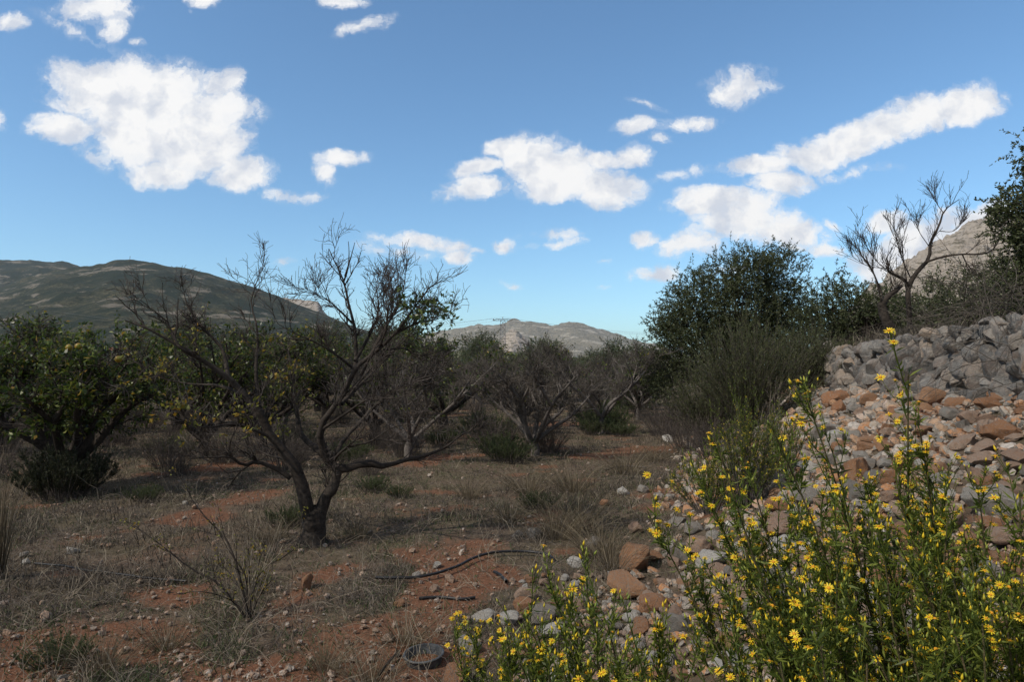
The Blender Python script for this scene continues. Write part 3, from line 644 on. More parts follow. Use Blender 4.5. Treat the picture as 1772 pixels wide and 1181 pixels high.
# --- procedural orchard trees
HOLE = lambda e: ~((np.abs(886+K*e[:, 0]/e[:, 1]-204) < 20) & (np.abs(640-K*(e[:, 2]-EYE)/e[:, 1]-612) < 22))
def orchard_tree(name, label, cat, H, leafy, seedv, loc=(0, 0, 0), group=None, nl=6, barkm='bark_grey', spread=1.0, lean=0, fruit=0, kk=(6, 6, 5), leafmat_='orange_leaf', trunk_r=.1):
    root = empty(name, loc, label, cat, group); o = np.array(root.location)
    zt = H*random.uniform(.10, .2); base = np.array([0, 0, -.1]); fork = np.array([lean+random.gauss(0, .06), random.gauss(0, .06), zt])
    limbs = [resample([o+base, o+(base+fork)/2+np.array([.03, 0, 0]), o+fork], 10)]; rads = [np.linspace(trunk_r*1.25, trunk_r*.85, 10)]
    a0 = random.uniform(0, 6.28)
    for i in range(nl):
        a = a0+i*6.283/nl+random.gauss(0, .25); d = np.array([math.cos(a), math.sin(a), 0]); s = spread*random.uniform(.75, 1.2)*H*.42
        hz = H*random.uniform(.62, .9)
        p = [fork-np.array([0, 0, .05]), fork+d*s*.3+np.array([0, 0, (hz-zt)*.22]), fork+d*s*.62+np.array([random.gauss(0, .1), random.gauss(0, .1), (hz-zt)*.5]), fork+d*s*.95+np.array([random.gauss(0, .12), random.gauss(0, .12), (hz-zt)*.85])]
        Lp = resample([o+q for q in p], 10); limbs.append(Lp); rads.append(np.linspace(trunk_r*.6, .012, 10))
        # a fork of the limb
        st = Lp[5]; a2 = a+random.choice([-1, 1])*random.uniform(.5, 1.1); d2 = np.array([math.cos(a2), math.sin(a2), 0])
        limbs.append(resample([st, st+d2*s*.25+np.array([0, 0, H*.12]), st+d2*s*.55+np.array([0, 0, H*.3])], 10)); rads.append(np.linspace(trunk_r*.35, .009, 10))
    q1, q2, q3 = bare_tree_parts(root, limbs, rads, kk, (.24*H, .13*H, .075*H), (.013, .0075, .005), .22, .2, barkm, 'twig_grey', 45, .0038, 6, .25)
    if leafy:
        tree_leaves(root, 'leaves', q3, leafy, 6, .075, .036, leafmat_, .03, HOLE if seedv == 1 else None)
    if fruit:
        bm = bmesh.new(); bmesh.ops.create_icosphere(bm, subdivisions=3, radius=.04); me = bpy.data.meshes.new('fruit'); bm.to_mesh(me); bm.free()
        me.materials.append(M['fruit']); me.polygons.foreach_set('use_smooth', [True]*len(me.polygons))
        for i in range(fruit):
            f = bpy.data.objects.new('fruit', me); C.objects.link(f); f.parent = root; c = q2[random.randrange(len(q2)), -1]-o; f.location = c
    return root
M['twig_grey'] = barkmat('grey_twig', (.04, .034, .028), (.14, .12, .10), 10)
m, nt = newmat('orange_fruit'); finish(nt, RAMP(nt, noise_n(nt, 20), [(.4, (.24, .13, .012)), (.6, (.17, .15, .015))]), .45, noise_n(nt, 300), .2, .002); M['fruit'] = m
def at_ground(px, py):
    g = G(px, py); return (g[0], g[1], float(Hh(g[0], g[1])))
# left leafy tree
lt = orchard_tree('orange_tree', 'leafy orange tree with two ripe fruits and dark trunk at the left edge', 'tree', 2.2, .40, 1, at_ground(92, 852), 'orange trees of the orchard', nl=10, barkm='bark', spread=1.15, lean=.05, kk=(7, 6, 5), trunk_r=.12)
for (px, py) in ((120, 602), (136, 600), (205, 622)):
    me = bpy.data.meshes.get('fruit')
    if me is None:
        bm = bmesh.new(); bmesh.ops.create_icosphere(bm, subdivisions=3, radius=.042); me = bpy.data.meshes.new('fruit'); bm.to_mesh(me); bm.free()
        me.materials.append(M['fruit']); me.polygons.foreach_set('use_smooth', [True]*len(me.polygons))
    f = bpy.data.objects.new('fruit', me); C.objects.link(f); f.parent = lt; f.location = P(px, py, lt.location.y-.75)-np.array(lt.location)
GT = 'bare dead orange trees of the orchard rows'
c1 = orchard_tree('dead_orange_tree', 'grey bare orange tree in the centre with a twin stem trunk', 'tree', 1.95, 0, 2, at_ground(925, 790), GT, nl=8, spread=1.3, trunk_r=.085, kk=(8, 7, 6))
c2 = orchard_tree('dead_orange_tree', 'second bare orange tree right of centre, forked low above a shrub', 'tree', 2.5, .02, 3, at_ground(1040, 752), GT, nl=6, spread=1.3, trunk_r=.085, kk=(8, 7, 6))
c3 = orchard_tree('dead_orange_tree', 'bare orange tree with a few green leaves behind the main tree', 'tree', 2.6, .22, 4, at_ground(765, 752), GT, nl=6, spread=1.25, barkm='bark', trunk_r=.12, kk=(8, 7, 6))
c4 = orchard_tree('orange_tree', 'half leafy orange tree seen through the main tree branches', 'tree', 2.8, .3, 5, at_ground(455, 775), 'orange trees of the orchard', nl=7, spread=1.2, barkm='bark')
c5 = orchard_tree('orange_tree', 'green leafed orange tree behind the forked main trunk', 'tree', 2.7, .34, 6, at_ground(345, 790), 'orange trees of the orchard', nl=6, spread=1.2, barkm='bark')
dup(c2, at_ground(1105, 727), 2.0, .95, 'thin bare orange tree at the foot of the big olive', GT)
near = [(G(92, 852)), (bx[0], Yb), G(925, 790), G(1040, 752), G(765, 752), G(455, 775), G(345, 790), G(1105, 727)]
protos = [(c1, 'bare'), (c2, 'bare'), (c3, 'some'), (c4, 'leafy'), (c5, 'leafy')]
LBL = {'bare': 'grey leafless orange tree', 'some': 'orchard tree with few green leaves', 'leafy': 'leafy green orange tree'}
for row, Yr in enumerate(np.concatenate([np.concatenate([np.arange(12.8, 25, 2.5), np.arange(27, 42, 3.2)])])):
    for xr in np.arange(-.82*Yr, .30*Yr, 2.5+Yr*.025):
        x = xr+random.gauss(0, .5)+(row % 2)*1.6; y = Yr+random.gauss(0, .5)
        if x > float(toe(y))-2.6 or min(math.hypot(x-a, y-b) for a, b in near) < 1.9: continue
        if Yr < 16 and x/y > -.1 : continue
        left = x/y < -.15
        pr, kd = random.choices(protos, [3, 3, 3, 2.5, 2.5] if left else [4, 4, 1, 0, 0])[0]
        pxx = 886+K*x/y
        if 130 < pxx < 285 and Yr > 12.9: continue
        dup(pr, (x, y, float(Hh(x, y))), random.uniform(0, 6.28), random.uniform(.85, 1.1)*(.84 if x/y > -.16 else 1), LBL[kd]+', '+zone(x, y), 'far orchard trees, '+kd)
# --- leafy crowns
def crown_tree(name, label, cat, loc, blobs, nclump, nsprig, nleaf, L, W, mat, group=None, cr=.3, sl=.35, trunks=2, trunk_r=.1, barkm='bark', up=.35, dens=.45):
    """blobs: (cx, cy, cz, rx, ry, rz) relative to loc"""
    root = empty(name, loc, label, cat, group); bl = np.array(blobs, float)
    wv = bl[:, 3]*bl[:, 4]*bl[:, 5]; k = rng.choice(len(bl), nclump, p=wv/wv.sum())
    d = rnd(nclump); rad = rng.random((nclump, 1))**dens
    c = bl[k, :3]+d*rad*bl[k, 3:6]*.9; c[:, 2] = np.maximum(c[:, 2], .1)
    ctr = bl[k, :3]; outw = norm((c-ctr)/bl[k, 3:6]**1.0+1e-6)
    S = np.repeat(c, nsprig, 0)+rng.normal(0, cr*.55, (nclump*nsprig, 3)); Dd = norm(np.repeat(outw, nsprig, 0)*.7+rnd(nclump*nsprig)*.8+np.array([0, 0, up]))
    ln = sl*rng.uniform(.4, 1.3, len(S)); n = 4; pts = [S]; p = S; dd = Dd
    for q in range(n-1): dd = norm(dd+rng.normal(0, .18, dd.shape)); p = p+dd*(ln/(n-1))[:, None]; pts.append(p)
    Sp = np.stack(pts, 1)
    t = rng.uniform(.05, 1, (len(S), nleaf))*(n-1)*.999; i = t.astype(int); f = (t-i)[..., None]; ar = np.arange(len(S))[:, None]
    B = Sp[ar, i]*(1-f)+Sp[ar, i+1]*f; T = norm(Sp[ar, i+1]-Sp[ar, i]); D = T*.8+rnd(*B.shape[:2])*.8
    mb = MB(); leaves(mb, B.reshape(-1, 3), D.reshape(-1, 3), L, W); mb.build('crown', M[mat], root)
    tw = MB(); sel = rng.random(len(Sp)) < .5; tubes(tw, Sp[sel], np.full((sel.sum(), n), .003)*np.linspace(1, .5, n), 3)
    tr = MB(); C0 = bl[:, :3].mean(0); hub = np.array([C0[0]*.4, C0[1]*.4, max(.25, C0[2]*.35)])
    lim = []
    for q in range(trunks):
        b0 = np.array([random.gauss(0, .12)*trunks*.5, random.gauss(0, .1), -.12]); hb = hub+np.array([random.gauss(0, .2), random.gauss(0, .2), 0])*(trunks > 1)
        tubes(tr, resample([b0, (b0+hb)/2+rng.normal(0, .04, 3), hb], 8)[None], np.linspace(trunk_r*1.2, trunk_r*.75, 8)[None], 8); lim.append(hb)
    idx = rng.choice(nclump, min(nclump, 150), replace=False); pl = []
    for q in idx:
        hb = lim[q % trunks]; e = c[q]; m1 = hb+(e-hb)*.4+np.array([0, 0, .12*np.linalg.norm(e-hb)])+rng.normal(0, .07, 3)
        pl.append(resample([hb, m1, e], 8))
    pl = np.array(pl); rr = np.linspace(1, .12, 8)[None]*(trunk_r*rng.uniform(.12, .42, (len(pl), 1))); tubes(tr, pl, rr, 5)
    tr.build('trunk', M[barkm], root); tw.build('twigs', M['twig'], root); return root
# big olive right of centre
g = np.array([P(1265, 700, 17)[0], 17]); lz = float(Hh(*g))
crown_tree('olive_tree', 'tall dense dark green evergreen tree right of centre, largest crown', 'tree', (g[0], g[1], lz), [(.35, 0, 3.2, 1.15, 1.1, 1.2), (-.8, 0, 2.65, 1.0, 1.1, 1.15), (1.35, 0, 3.3, .65, .8, 1.15), (-1.45, 0, 1.9, .65, .9, 1.1), (1.3, 0, 2.1, .75, .9, .95), (0, 0, 1.6, 1.7, 1.1, 1.1), (-1.6, 0, 1.0, .6, .8, .8)],
           640, 15, 17, .052, .020, 'olive_leaf', cr=.22, sl=.28, trunks=3, trunk_r=.11)
g = (P(1462, 650, 19)[0], 19.); crown_tree('evergreen_tree', 'low rounded dark evergreen right of the tallest crown', 'tree', (*g, float(Hh(*g))), [(0, 0, 1.2, 1.35, 1.2, 1.3), (-.8, 0, .9, .9, .9, .9), (1.1, 0, .95, 1, .9, 1.05)], 170, 12, 12, .08, .028, 'olive_leaf', cr=.28, sl=.3)
g = (P(1868, 600, 9.6)[0], 9.6); crown_tree('evergreen_tree', 'tall dark evergreen cut off by the right edge of the photo', 'tree', (*g, float(Hh(*g))), [(.0, 0, 1.6, 1.0, .9, 1.15), (-.1, 0, .8, .95, .9, .7), (.1, 0, 2.3, .7, .6, .55), (-.78, 0, 1.75, .3, .35, .35), (-.3, 0, 2.75, .25, .3, .45)], 330, 14, 15, .055, .024, 'olive_leaf', cr=.2, sl=.28)
for (px, Yq, sc, lb) in ((1640, 17, 1.0, 'dark bush behind the bare almond tree'), (1700, 15, 1.05, 'dark bush between almond and right edge evergreen'), (1570, 20, .9, 'dark bush behind the leaning trunk')):
    g = (P(px, 600, Yq)[0], float(Yq)); crown_tree('evergreen_bush', lb, 'bush', (*g, float(Hh(*g))), [(0, 0, .7*sc, 1.2*sc, 1, .95*sc), (.7, 0, .8*sc, .9, .8, .8*sc)], 90, 11, 12, .07, .026, 'olive_leaf', 'evergreen bushes on the terrace', cr=.25, sl=.3)
# far olives on the skyline
fo = [(740, 606, 40, 1), (795, 612, 52, 1), (850, 599, 46, 1), (938, 562, 34, 1), (1075, 572, 30, 1), (1105, 592, 24, 1), (900, 600, 60, 1), (985, 602, 44, 1), (1030, 594, 50, 1), (1130, 590, 27, 1), (700, 606, 55, 1), (820, 604, 38, 1), (965, 596, 36, 1)]
fp = []
for v_ in range(2):
    fp.append(crown_tree('olive_tree', 'x', 'tree', (0, 0, 0), [(0, 0, .62, .42, .42, .4), (-.28, .1, .5, .3, .3, .3), (.28, 0, .52, .3, .3, .32), (.02, 0, .86, .2, .2, .2)] if v_ == 0 else [(0, 0, .58, .36, .36, .36), (-.22, 0, .7, .24, .24, .24), (.25, 0, .48, .3, .26, .3)],
      190, 12, 12, .022, .0095, 'far_leaf', cr=.085, sl=.11, trunks=1, trunk_r=.035))
for i, (px, py, Yq, hh) in enumerate(fo):
    x = P(px, py, Yq)[0]; args = ((x, Yq, float(Hh(x, Yq))-.1), random.uniform(0, 6), P(px, py, Yq)[2]/1.12)
    lb = 'pointed olive tree rising highest on the skyline in the centre' if i == 3 else 'grey green olive behind the orchard, '+('under the pylon' if 820 < px < 900 else 'left of the pylon' if px < 820 else 'right of the pointed one' if px < 1060 else 'next to the tall evergreen')+(', farther off' if Yq > 45 else '')
    gp = None if i == 3 else 'olive trees behind the orchard'
    if i < 2:
        r0 = fp[i]; r0.location = args[0]; r0.rotation_euler.z = args[1]; r0.scale = (args[2],)*3; r0['label'] = lb; r0['group'] = 'olive trees behind the orchard'
    else: dup(fp[i % 2], *args, lb, gp or 'olive trees behind the orchard')
for i in range(46):   # trees in the fields towards the left hill
    Yq = random.uniform(42, 120); x = random.uniform(-.85, -.02)*Yq
    if 170 < 886+K*x/Yq < 240: continue
    dup(fp[i % 2], (x, Yq, float(Hh(x, Yq))-.1), random.uniform(0, 6), random.uniform(3.4, 5.2), 'dark field tree below the left hill'+zone(x, Yq).replace(', far rows', '').replace('at the', ' at the').replace('left of', ', left of').replace('behind', ', behind').replace('just', ', just').replace('in the', ', in the'), 'trees in the fields below the left hill')
# --- broom shrubs
def broom(name, label, cat, loc, nst, H, rad, mat='broom', group=None, leafn=26, L=.028, W=.006, tipflowers=0, barkm='twig', lean=(0, 0), base_r=.12, r=.0035):
    root = empty(name, loc, label, cat, group)
    a = rng.uniform(0, 2*math.pi, nst); s = rng.random(nst)**.6
    b = np.stack([np.cos(a)*s*base_r, np.sin(a)*s*base_r, np.full(nst, -.03)], 1)
    tip = np.stack([np.cos(a)*s*rad+lean[0], np.sin(a)*s*rad+lean[1], H*rng.uniform(.55, 1.05, nst)*(1-.35*s**2)], 1)
    t = np.linspace(0, 1, 7)[None, :, None]; Pm = b[:, None]*(1-t)+tip[:, None]*t; Pm[..., :2] = b[:, None, :2]+(tip-b)[:, None, :2]*(t**1.25)
    Pm = Pm+rng.normal(0, .012*H, Pm.shape)*t; Rm = np.full((nst, 7), r)*np.linspace(1.3, .5, 7)
    q, qr = grow(Pm, Rm, 5, .32*H, r*.7, 24, .35, .1, 5, .3)
    mb = MB(); tubes(mb, Pm, Rm, 4); tubes(mb, q, qr, 3); mb.build('stems', M[barkm], root)
    allp = [Pm, q]; lf = MB()
    for A, k in ((Pm, leafn), (q, leafn)):
        n_ = A.shape[1]; tt = rng.uniform(.25 if A is Pm else 0, 1, (len(A), k))*(n_-1)*.999; i = tt.astype(int); f = (tt-i)[..., None]; ar = np.arange(len(A))[:, None]
        B = A[ar, i]*(1-f)+A[ar, i+1]*f; T = norm(A[ar, i+1]-A[ar, i]); D = T+rnd(*B.shape[:2])*.6; leaves(lf, B.reshape(-1, 3), D.reshape(-1, 3), L, W)
    lf.build('foliage', M[mat], root)
    if tipflowers:
        fl = MB(); A = Pm; tt = rng.uniform(.7, 1, (len(A), tipflowers))*6*.999; i = tt.astype(int); f = (tt-i)[..., None]; ar = np.arange(len(A))[:, None]
        B = A[ar, i]*(1-f)+A[ar, i+1]*f+rng.normal(0, .012, (len(A), tipflowers, 3)); leaves(fl, B.reshape(-1, 3), rnd(*B.shape[:2]).reshape(-1, 3), .016, .012); fl.build('flowers', M['petal_dull'], root)
    return root
M['petal_dull'] = leafmat('dull_yellow_petal', [(0, (.20, .17, .02)), (1, (.48, .36, .03))], .6, .3)
def gat(px, Yq):
    x = P(px, 640, Yq)[0]; return (x, Yq, float(Hh(x, Yq)))
GB = 'fine twigged green broom shrubs'
broom('broom_shrub', 'wide feathery green broom shrub in front of the tall evergreen', 'shrub', gat(1300, 11.5), 330, 1.9, 1.15, group=GB, leafn=26, L=.04, W=.008)
broom('broom_shrub', 'lower broom shrub leaning towards the stone wall', 'shrub', gat(1400, 12.5), 220, 1.3, 1.0, group=GB, leafn=22, L=.04, W=.008)
broom('broom_shrub', 'darker broom shrub on the left under the tall evergreen', 'shrub', gat(1225, 13.5), 220, 1.6, .9, group=GB, leafn=22, L=.04, W=.009)
GS = 'yellow spiked shrubs at the foot of the bank'
broom('flowering_shrub', 'upright shrub with dull yellow flower spikes on the bank foot', 'shrub', gat(1290, 6.4), 70, 1.0, .42, mat='inula_leaf', group=GS, leafn=20, L=.032, W=.006, tipflowers=14, base_r=.1)
broom('flowering_shrub', 'low spreading shrub with dull yellow tips, left of the upright one', 'shrub', gat(1225, 6.9), 50, .58, .45, mat='inula_leaf', group=GS, leafn=18, L=.03, W=.006, tipflowers=14, base_r=.1)
broom('flowering_shrub', 'small yellow tipped shrub right of the upright one', 'shrub', gat(1345, 7.0), 34, .8, .3, mat='inula_leaf', group=GS, leafn=18, L=.03, W=.006, tipflowers=8, base_r=.1)
# silvery dead thistle
broom('dead_thistle', 'grey dry thistle stalk standing in front of the broom', 'plant', gat(1333, 7.6), 7, 1.1, .1, mat='straw', leafn=18, L=.05, W=.004, barkm='twig_pale')
# dark bush at the foot of the left tree and green weeds at tree feet
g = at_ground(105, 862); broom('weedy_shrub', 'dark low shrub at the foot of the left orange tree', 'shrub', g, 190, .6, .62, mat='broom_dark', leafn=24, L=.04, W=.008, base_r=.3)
weeds = broom('weed_clump', 'green weed clump under the centre bare tree', 'plant', at_ground(880, 800), 90, .40, .55, mat='weed', leafn=22, L=.032, W=.006, base_r=.26, group='green weed clumps between the trees')
for (px, py, s, lb) in ((1030, 752, 1.1, 'green weed clump round the second bare trunk'), (1075, 755, .8, 'green weed clump right of the second bare trunk'), (645, 850, .5, 'weed clump right of the main trunk'), (690, 860, .4, 'small weed clump in the grass right of the main trunk'),
                    (860, 785, 1., 'weed clump left of the centre bare trunk'), (760, 770, .9, 'weed clump at a leafless tree behind'), (250, 868, .45, 'tiny dark weed between the left trees'), (100, 1150, .38, 'grey green weed on red soil at the bottom left'),
                    (500, 910, .5, 'weed clump left of the main trunk foot'), (300, 790, .9, 'weed clump far back on the left'), (600, 800, .9, 'weed clump behind the right limb of the main tree'), (930, 880, .5, 'weed clump in the middle grass')):
    dup(weeds, at_ground(px, py), random.uniform(0, 6), s, lb)
for i in range(34):
    y = random.uniform(13, 34); x = random.uniform(-.8, .2)*y
    if x > float(toe(y))-.8: continue
    dup(weeds, (x, y, float(Hh(x, y))), random.uniform(0, 6), random.uniform(.9, 1.6), 'green weed clump, '+zone(x, y), 'far weed clumps under the orchard rows')
# brown dead brush by the toe of the bank
db = broom('dead_brush', 'reddish brown dead brush left of the broom shrub', 'shrub', gat(1190, 13.6), 120, .95, .8, mat='straw', leafn=8, L=.03, W=.004, group='dead brush', base_r=.3)
dup(db, gat(1150, 16.5), 1, 1.1, 'dead brush further back near the thin bare tree'); dup(db, gat(1235, 11.2), 2.4, .8, 'dead brush at the left foot of the broom shrub')
for i in range(80):
    y = random.uniform(9.5, 30); x = random.uniform(-.8, .22)*y
    if x > float(toe(y))-.6 or (x/y > -.02 and y < 13): continue
    dup(db, (x, y, float(Hh(x, y))), random.uniform(0, 6), random.uniform(.35, .8), 'grey brown dead undergrowth, '+zone(x, y), 'dead undergrowth of the orchard')
# leggy shrub with yellow leaves in the foreground
g = at_ground(425, 1068); root = empty('leggy_shrub', g, 'leggy twiggy shrub with sparse yellow leaves in the left foreground', 'shrub'); o3 = np.array(root.location); Yq = g[1]
Ls = []; Rs = []
for pts, r0 in (([(425,1070,0),(400,1035,0),(370,1005,-.02),(330,985,-.05),(280,945,-.1),(225,905,-.1)], .009), ([(430,1070,0),(415,1000,0),(395,940,.05),(355,895,.1),(335,870,.12),(315,830,.15),(300,812,.15)], .009),
                ([(428,1070,0),(425,1000,0),(400,960,0),(380,925,0)], .007), ([(432,1070,0),(440,1020,0),(455,985,0),(500,960,.05),(520,930,.1),(522,885,.1)], .006), ([(430,1070,0),(440,1010,.05),(452,960,.05)], .005),
                ([(434,1070,0),(450,1030,0),(475,1000,0)], .005), ([(425,1070,0),(400,1040,-.1),(350,1025,-.2),(300,1030,-.2)], .005), ([(430,1070,0),(432,1000,.1),(430,950,.1)], .005), ([(428,1070,0),(410,1010,.1),(375,970,.2)], .006)):
    Ls.append(limb(pts, Yq, 10)); Rs.append(np.linspace(r0, .002, 10))
mbs = MB(); tubes(mbs, np.array(Ls)-o3, np.array(Rs), 5)
q, qr = grow(np.array(Ls), np.array(Rs), 9, .2, .003, 28, .2, .12, 5, .15); tubes(mbs, q-o3, qr, 3); mbs.build('stems', M['bark'], root)
st, sr = grow(np.array(Ls[2:]), np.array(Rs[2:]), 9, .35, .002, 18, .3, .06, 5, .0, .4); mbs = MB(); tubes(mbs, st-o3, sr, 3); mbs.build('dry_stems', M['twig_pale'], root)
tree_leaves(root, 'leaves', q, .9, 6, .016, .011, 'yellow_leaf', .01)
# tall straw tuft at left edge, and pale tufts
def tuft(name, label, loc, n, H, rad, group=None, mat='tuft', wd=.003):
    root_p = MB(); a = rng.uniform(0, 6.283, n); s = rng.random(n)**.7; b = np.stack([np.cos(a)*s*rad*.3, np.sin(a)*s*rad*.3, np.full(n, -.02)], 1)
    hh = H*rng.uniform(.4, 1.1, n); tip = b+np.stack([np.cos(a)*s*rad*1.2, np.sin(a)*s*rad*1.2, hh], 1)+rng.normal(0, .05*H, (n, 3))
    t = np.linspace(0, 1, 6)[None, :, None]; Pm = b[:, None]+(tip-b)[:, None]*t; Pm[..., 2] = b[:, None, 2]+(tip-b)[:, None, 2]*(1-(1-t[..., 0])**1.6)
    tubes(root_p, Pm, np.full((n, 6), wd)*np.linspace(1, .35, 6), 3); o = root_p.build(name, M[mat]); o.location = [float(q) for q in loc]; return tag(o, label, 'grass tuft', group)
GTf = 'pale dry grass tufts'
g = at_ground(-4, 1008); tuft('grass_tuft', 'tall upright straw tuft at the left edge', g, 130, .78, .14, GTf, wd=.0028)
t0 = tuft('grass_tuft', 'arching pale grass tuft in the centre of the clearing', at_ground(990, 850), 150, .42, .5, GTf, wd=.0026)
for (px, py, s, lb) in ((960, 935, .8, 'pale grass tuft left of the ochre boulder'), (1000, 920, 1., 'upright straw tuft right of centre'), (1040, 965, .8, 'dead grass tuft beside the brown mossy boulder'), (1080, 820, 1.1, 'straw tuft by the fallen stick'), (915, 855, .9, 'straw tuft left of the arching one'),
                    (880, 905, .7, 'thin straw tuft near the bluish stone'), (560, 1160, .45, 'sparse straw tuft at the bottom left of the bowl'), (700, 1120, .5, 'straw tuft behind the plastic bowl'), (640, 1190, .5, 'straw tuft at the bottom edge'), (1060, 990, .7, 'tangled straw over the foreground pile'),
                    (290, 1120, .45, 'sparse dry stalks on the lower left soil'), (180, 1160, .5, 'dry stalks at the bottom left'), (470, 940, .6, 'dry tuft left of the main trunk'), (620, 935, .55, 'dry tuft right of the main trunk'), (810, 860, .7, 'dry tuft on the path edge'), (1130, 800, .8, 'dry tuft near the white far stone')):
    c = t0.copy(); C.objects.link(c); c.location = at_ground(px, py); c.rotation_euler.z = random.uniform(0, 6); c.scale = (s,)*3; c['label'] = lb
# ---------------------------------------------------------------- ground litter, dry grass and weeds
def blades(n, Ymin, Ymax, pw, hmin, hmax, wd, mat, name, label, dens, flat=.5, xr=(-.82, .75)):
    y = Ymin+(Ymax-Ymin)*rng.random(n)**pw; x = rng.uniform(*xr, n)*(y+.3); keep = rng.random(n) < dens(x, y)*np.clip(fbm(x*1.3+77, y, .35, 2)*2.6-.6, .15, 1); x, y = x[keep], y[keep]; n = len(x)
    z = Hh(x, y); B = np.stack([x, y, z-.004], 1); a = rng.uniform(0, 6.283, n); h = rng.uniform(hmin, hmax, n)*(.6+.8*fbm(x, y, .8, 2)); fl = rng.uniform(.1, 1, n)*flat*2
    D = np.stack([np.cos(a)*fl, np.sin(a)*fl, np.ones(n)], 1); D = norm(D); D2 = norm(D+rng.normal(0, .35, (n, 3))+np.array([0, 0, -.35])*flat)
    S = norm(np.cross(D, rnd(n))); wv = (wd*(1+y/9)*rng.uniform(.6, 1.3, n))[:, None]
    m1 = B+D*h[:, None]*.5; m2 = m1+D2*h[:, None]*.5; m2[:, 2] = np.maximum(m2[:, 2], B[:, 2]+.006)
    V = np.stack([B-S*wv/2, B+S*wv/2, m1+S*wv*.4, m1-S*wv*.4, m2], 1); i = np.arange(n)*5
    mb = MB(); mb.add2(V, np.stack([i+3, i+2, i+4], 1), np.stack([i, i+1, i+2, i+3], 1)); return tag(mb.build(name, M[mat], None, False), label, None, None, 'stuff')
floor = lambda x, y: np.clip((toe(y)+.25-x)*4, 0, 1)
blades(420000, 2.8, 26, 1.9, .02, .085, .0028, 'straw', 'dry_grass', 'matted grey brown dry grass and litter on the orchard floor', lambda x, y: np.clip(1-1.25*bare(x, y), .04, 1)*floor(x, y)*np.clip(fbm(x+5, y, .7, 3)*2.4-.55, .12, 1), .9)
blades(90000, 5, 34, 1.5, .06, .24, .0034, 'straw', 'dry_stalks', 'taller dry stalks between the trees', lambda x, y: np.clip(1-1.25*bare(x, y), .04, 1)*floor(x, y)*np.clip(fbm(x+25, y, 1.7, 3)*4-1.6, .04, 1), .4)
blades(190000, 3.2, 26, 1.8, .02, .08, .0036, 'weed', 'green_weeds', 'low green weeds in patches on the soil', lambda x, y: (1-.8*bare(x, y))*floor(x, y)*np.clip(fbm(x+61, y+3, 1.2, 4)*7-2.7, 0.06, 1), .7)
blades(26000, 2.2, 14, 1.3, .03, .14, .003, 'straw', 'bank_grass', 'sparse dry weeds between stones of the bank', lambda x, y: (x > toe(y)-.2)*np.clip(fbm(x+31, y, .7, 3)*5-2.6, 0, 1)*.7*(x < wallx(y)), .6)
blades(30000, 9, 24, 1.2, .1, .4, .005, 'straw', 'terrace_grass', 'dry undergrowth on the terrace behind the wall', lambda x, y: 1.*(x > wallx(y)+.3), .5, xr=(.4, .9))
blades(210000, 2.6, 20, 1.9, .015, .06, .0032, 'litter', 'leaf_litter', 'fallen dry leaves and broken twigs lying on the soil', lambda x, y: np.clip(1-.95*bare(x, y), .1, 1)*floor(x, y), 3.5)
def sprigs(n, mat, name, label, hh, dens, Ym=18):
    y = 2.9+(Ym-2.9)*rng.random(n)**1.6; x = rng.uniform(-.82, .7, n)*y; k = rng.random(n) < dens(x, y); x, y = x[k], y[k]; n = len(x)
    x = np.repeat(x, 5); y = np.repeat(y, 5); n = len(x); d = rng.normal(0, .6, (n, 3)); d[:, 2] = rng.uniform(.3, 1.2, n); d = norm(d); p = np.stack([x, y, Hh(x, y)-.005], 1); ln = hh*rng.uniform(.3, 1.2, n); pts = [p]
    for q in range(5): d = norm(d+rng.normal(0, .38, (n, 3))+np.array([0, 0, -.08])); p = p+d*(ln/5)[:, None]; p[:, 2] = np.maximum(p[:, 2], pts[0][:, 2]+.004); pts.append(p)
    mb = MB(); tubes(mb, np.stack(pts, 1), np.full((n, 6), .0013)*(1+y[:, None]/10)*np.linspace(1, .4, 6), 3); return tag(mb.build(name, M[mat]), label, None, None, 'stuff')
sprigs(9000, 'sprig', 'dead_weeds', 'tangled grey dead weed stems over the orchard floor', .2, lambda x, y: np.clip(1-1.3*bare(x, y), .02, 1)*floor(x, y)*np.clip(fbm(x+13, y+5, .9, 3)*4-1.5, .08, 1))
sprigs(1500, 'twig_pale', 'dry_straws', 'long pale straws lying across the soil', .4, lambda x, y: floor(x, y)*.45, 12)
# ---------------------------------------------------------------- almond tree on the terrace
Yb = 12.0; bx = P(1578, 575, Yb); L_ = []; Rr = []
al = empty('almond_tree', (bx[0], Yb, float(Hh(bx[0], Yb))), 'bare almond tree with dark crooked trunk on the terrace above the wall', 'tree')
zb = P(1576, 600, Yb)
L_.append(limb([(1576, 610, 0), (1574, 560, 0), (1572, 520, 0), (1571, 495, 0)], Yb)); Rr.append(np.linspace(.085, .065, 14))
add([(1571, 500, 0), (1566, 486, -.05), (1550, 477, -.1), (1538, 470, -.15), (1537, 455, -.2), (1534, 448, -.2)], .055, .02)
add([(1571, 500, 0), (1580, 480, 0), (1595, 462, .05), (1608, 446, .1), (1610, 420, .1), (1625, 390, .15), (1632, 368, .2), (1645, 355, .25), (1660, 345, .3)], .07, .008)
add([(1600, 455, .05), (1630, 445, 0), (1665, 440, -.1), (1700, 440, -.2), (1722, 428, -.2), (1735, 400, -.25)], .035, .008)
add([(1632, 368, .2), (1620, 350, .3), (1618, 335, .3)], .012, .005)
add([(1571, 500, 0), (1565, 460, .1), (1560, 420, .2), (1555, 390, .25)], .018, .005)
add([(1575, 480, 0), (1560, 445, -.2), (1548, 400, -.3), (1545, 370, -.3)], .018, .005)
add([(1538, 470, -.15), (1515, 450, -.2), (1495, 420, -.3)], .014, .004)
add([(1538, 465, -.15), (1500, 460, -.1), (1470, 440, 0)], .012, .004)
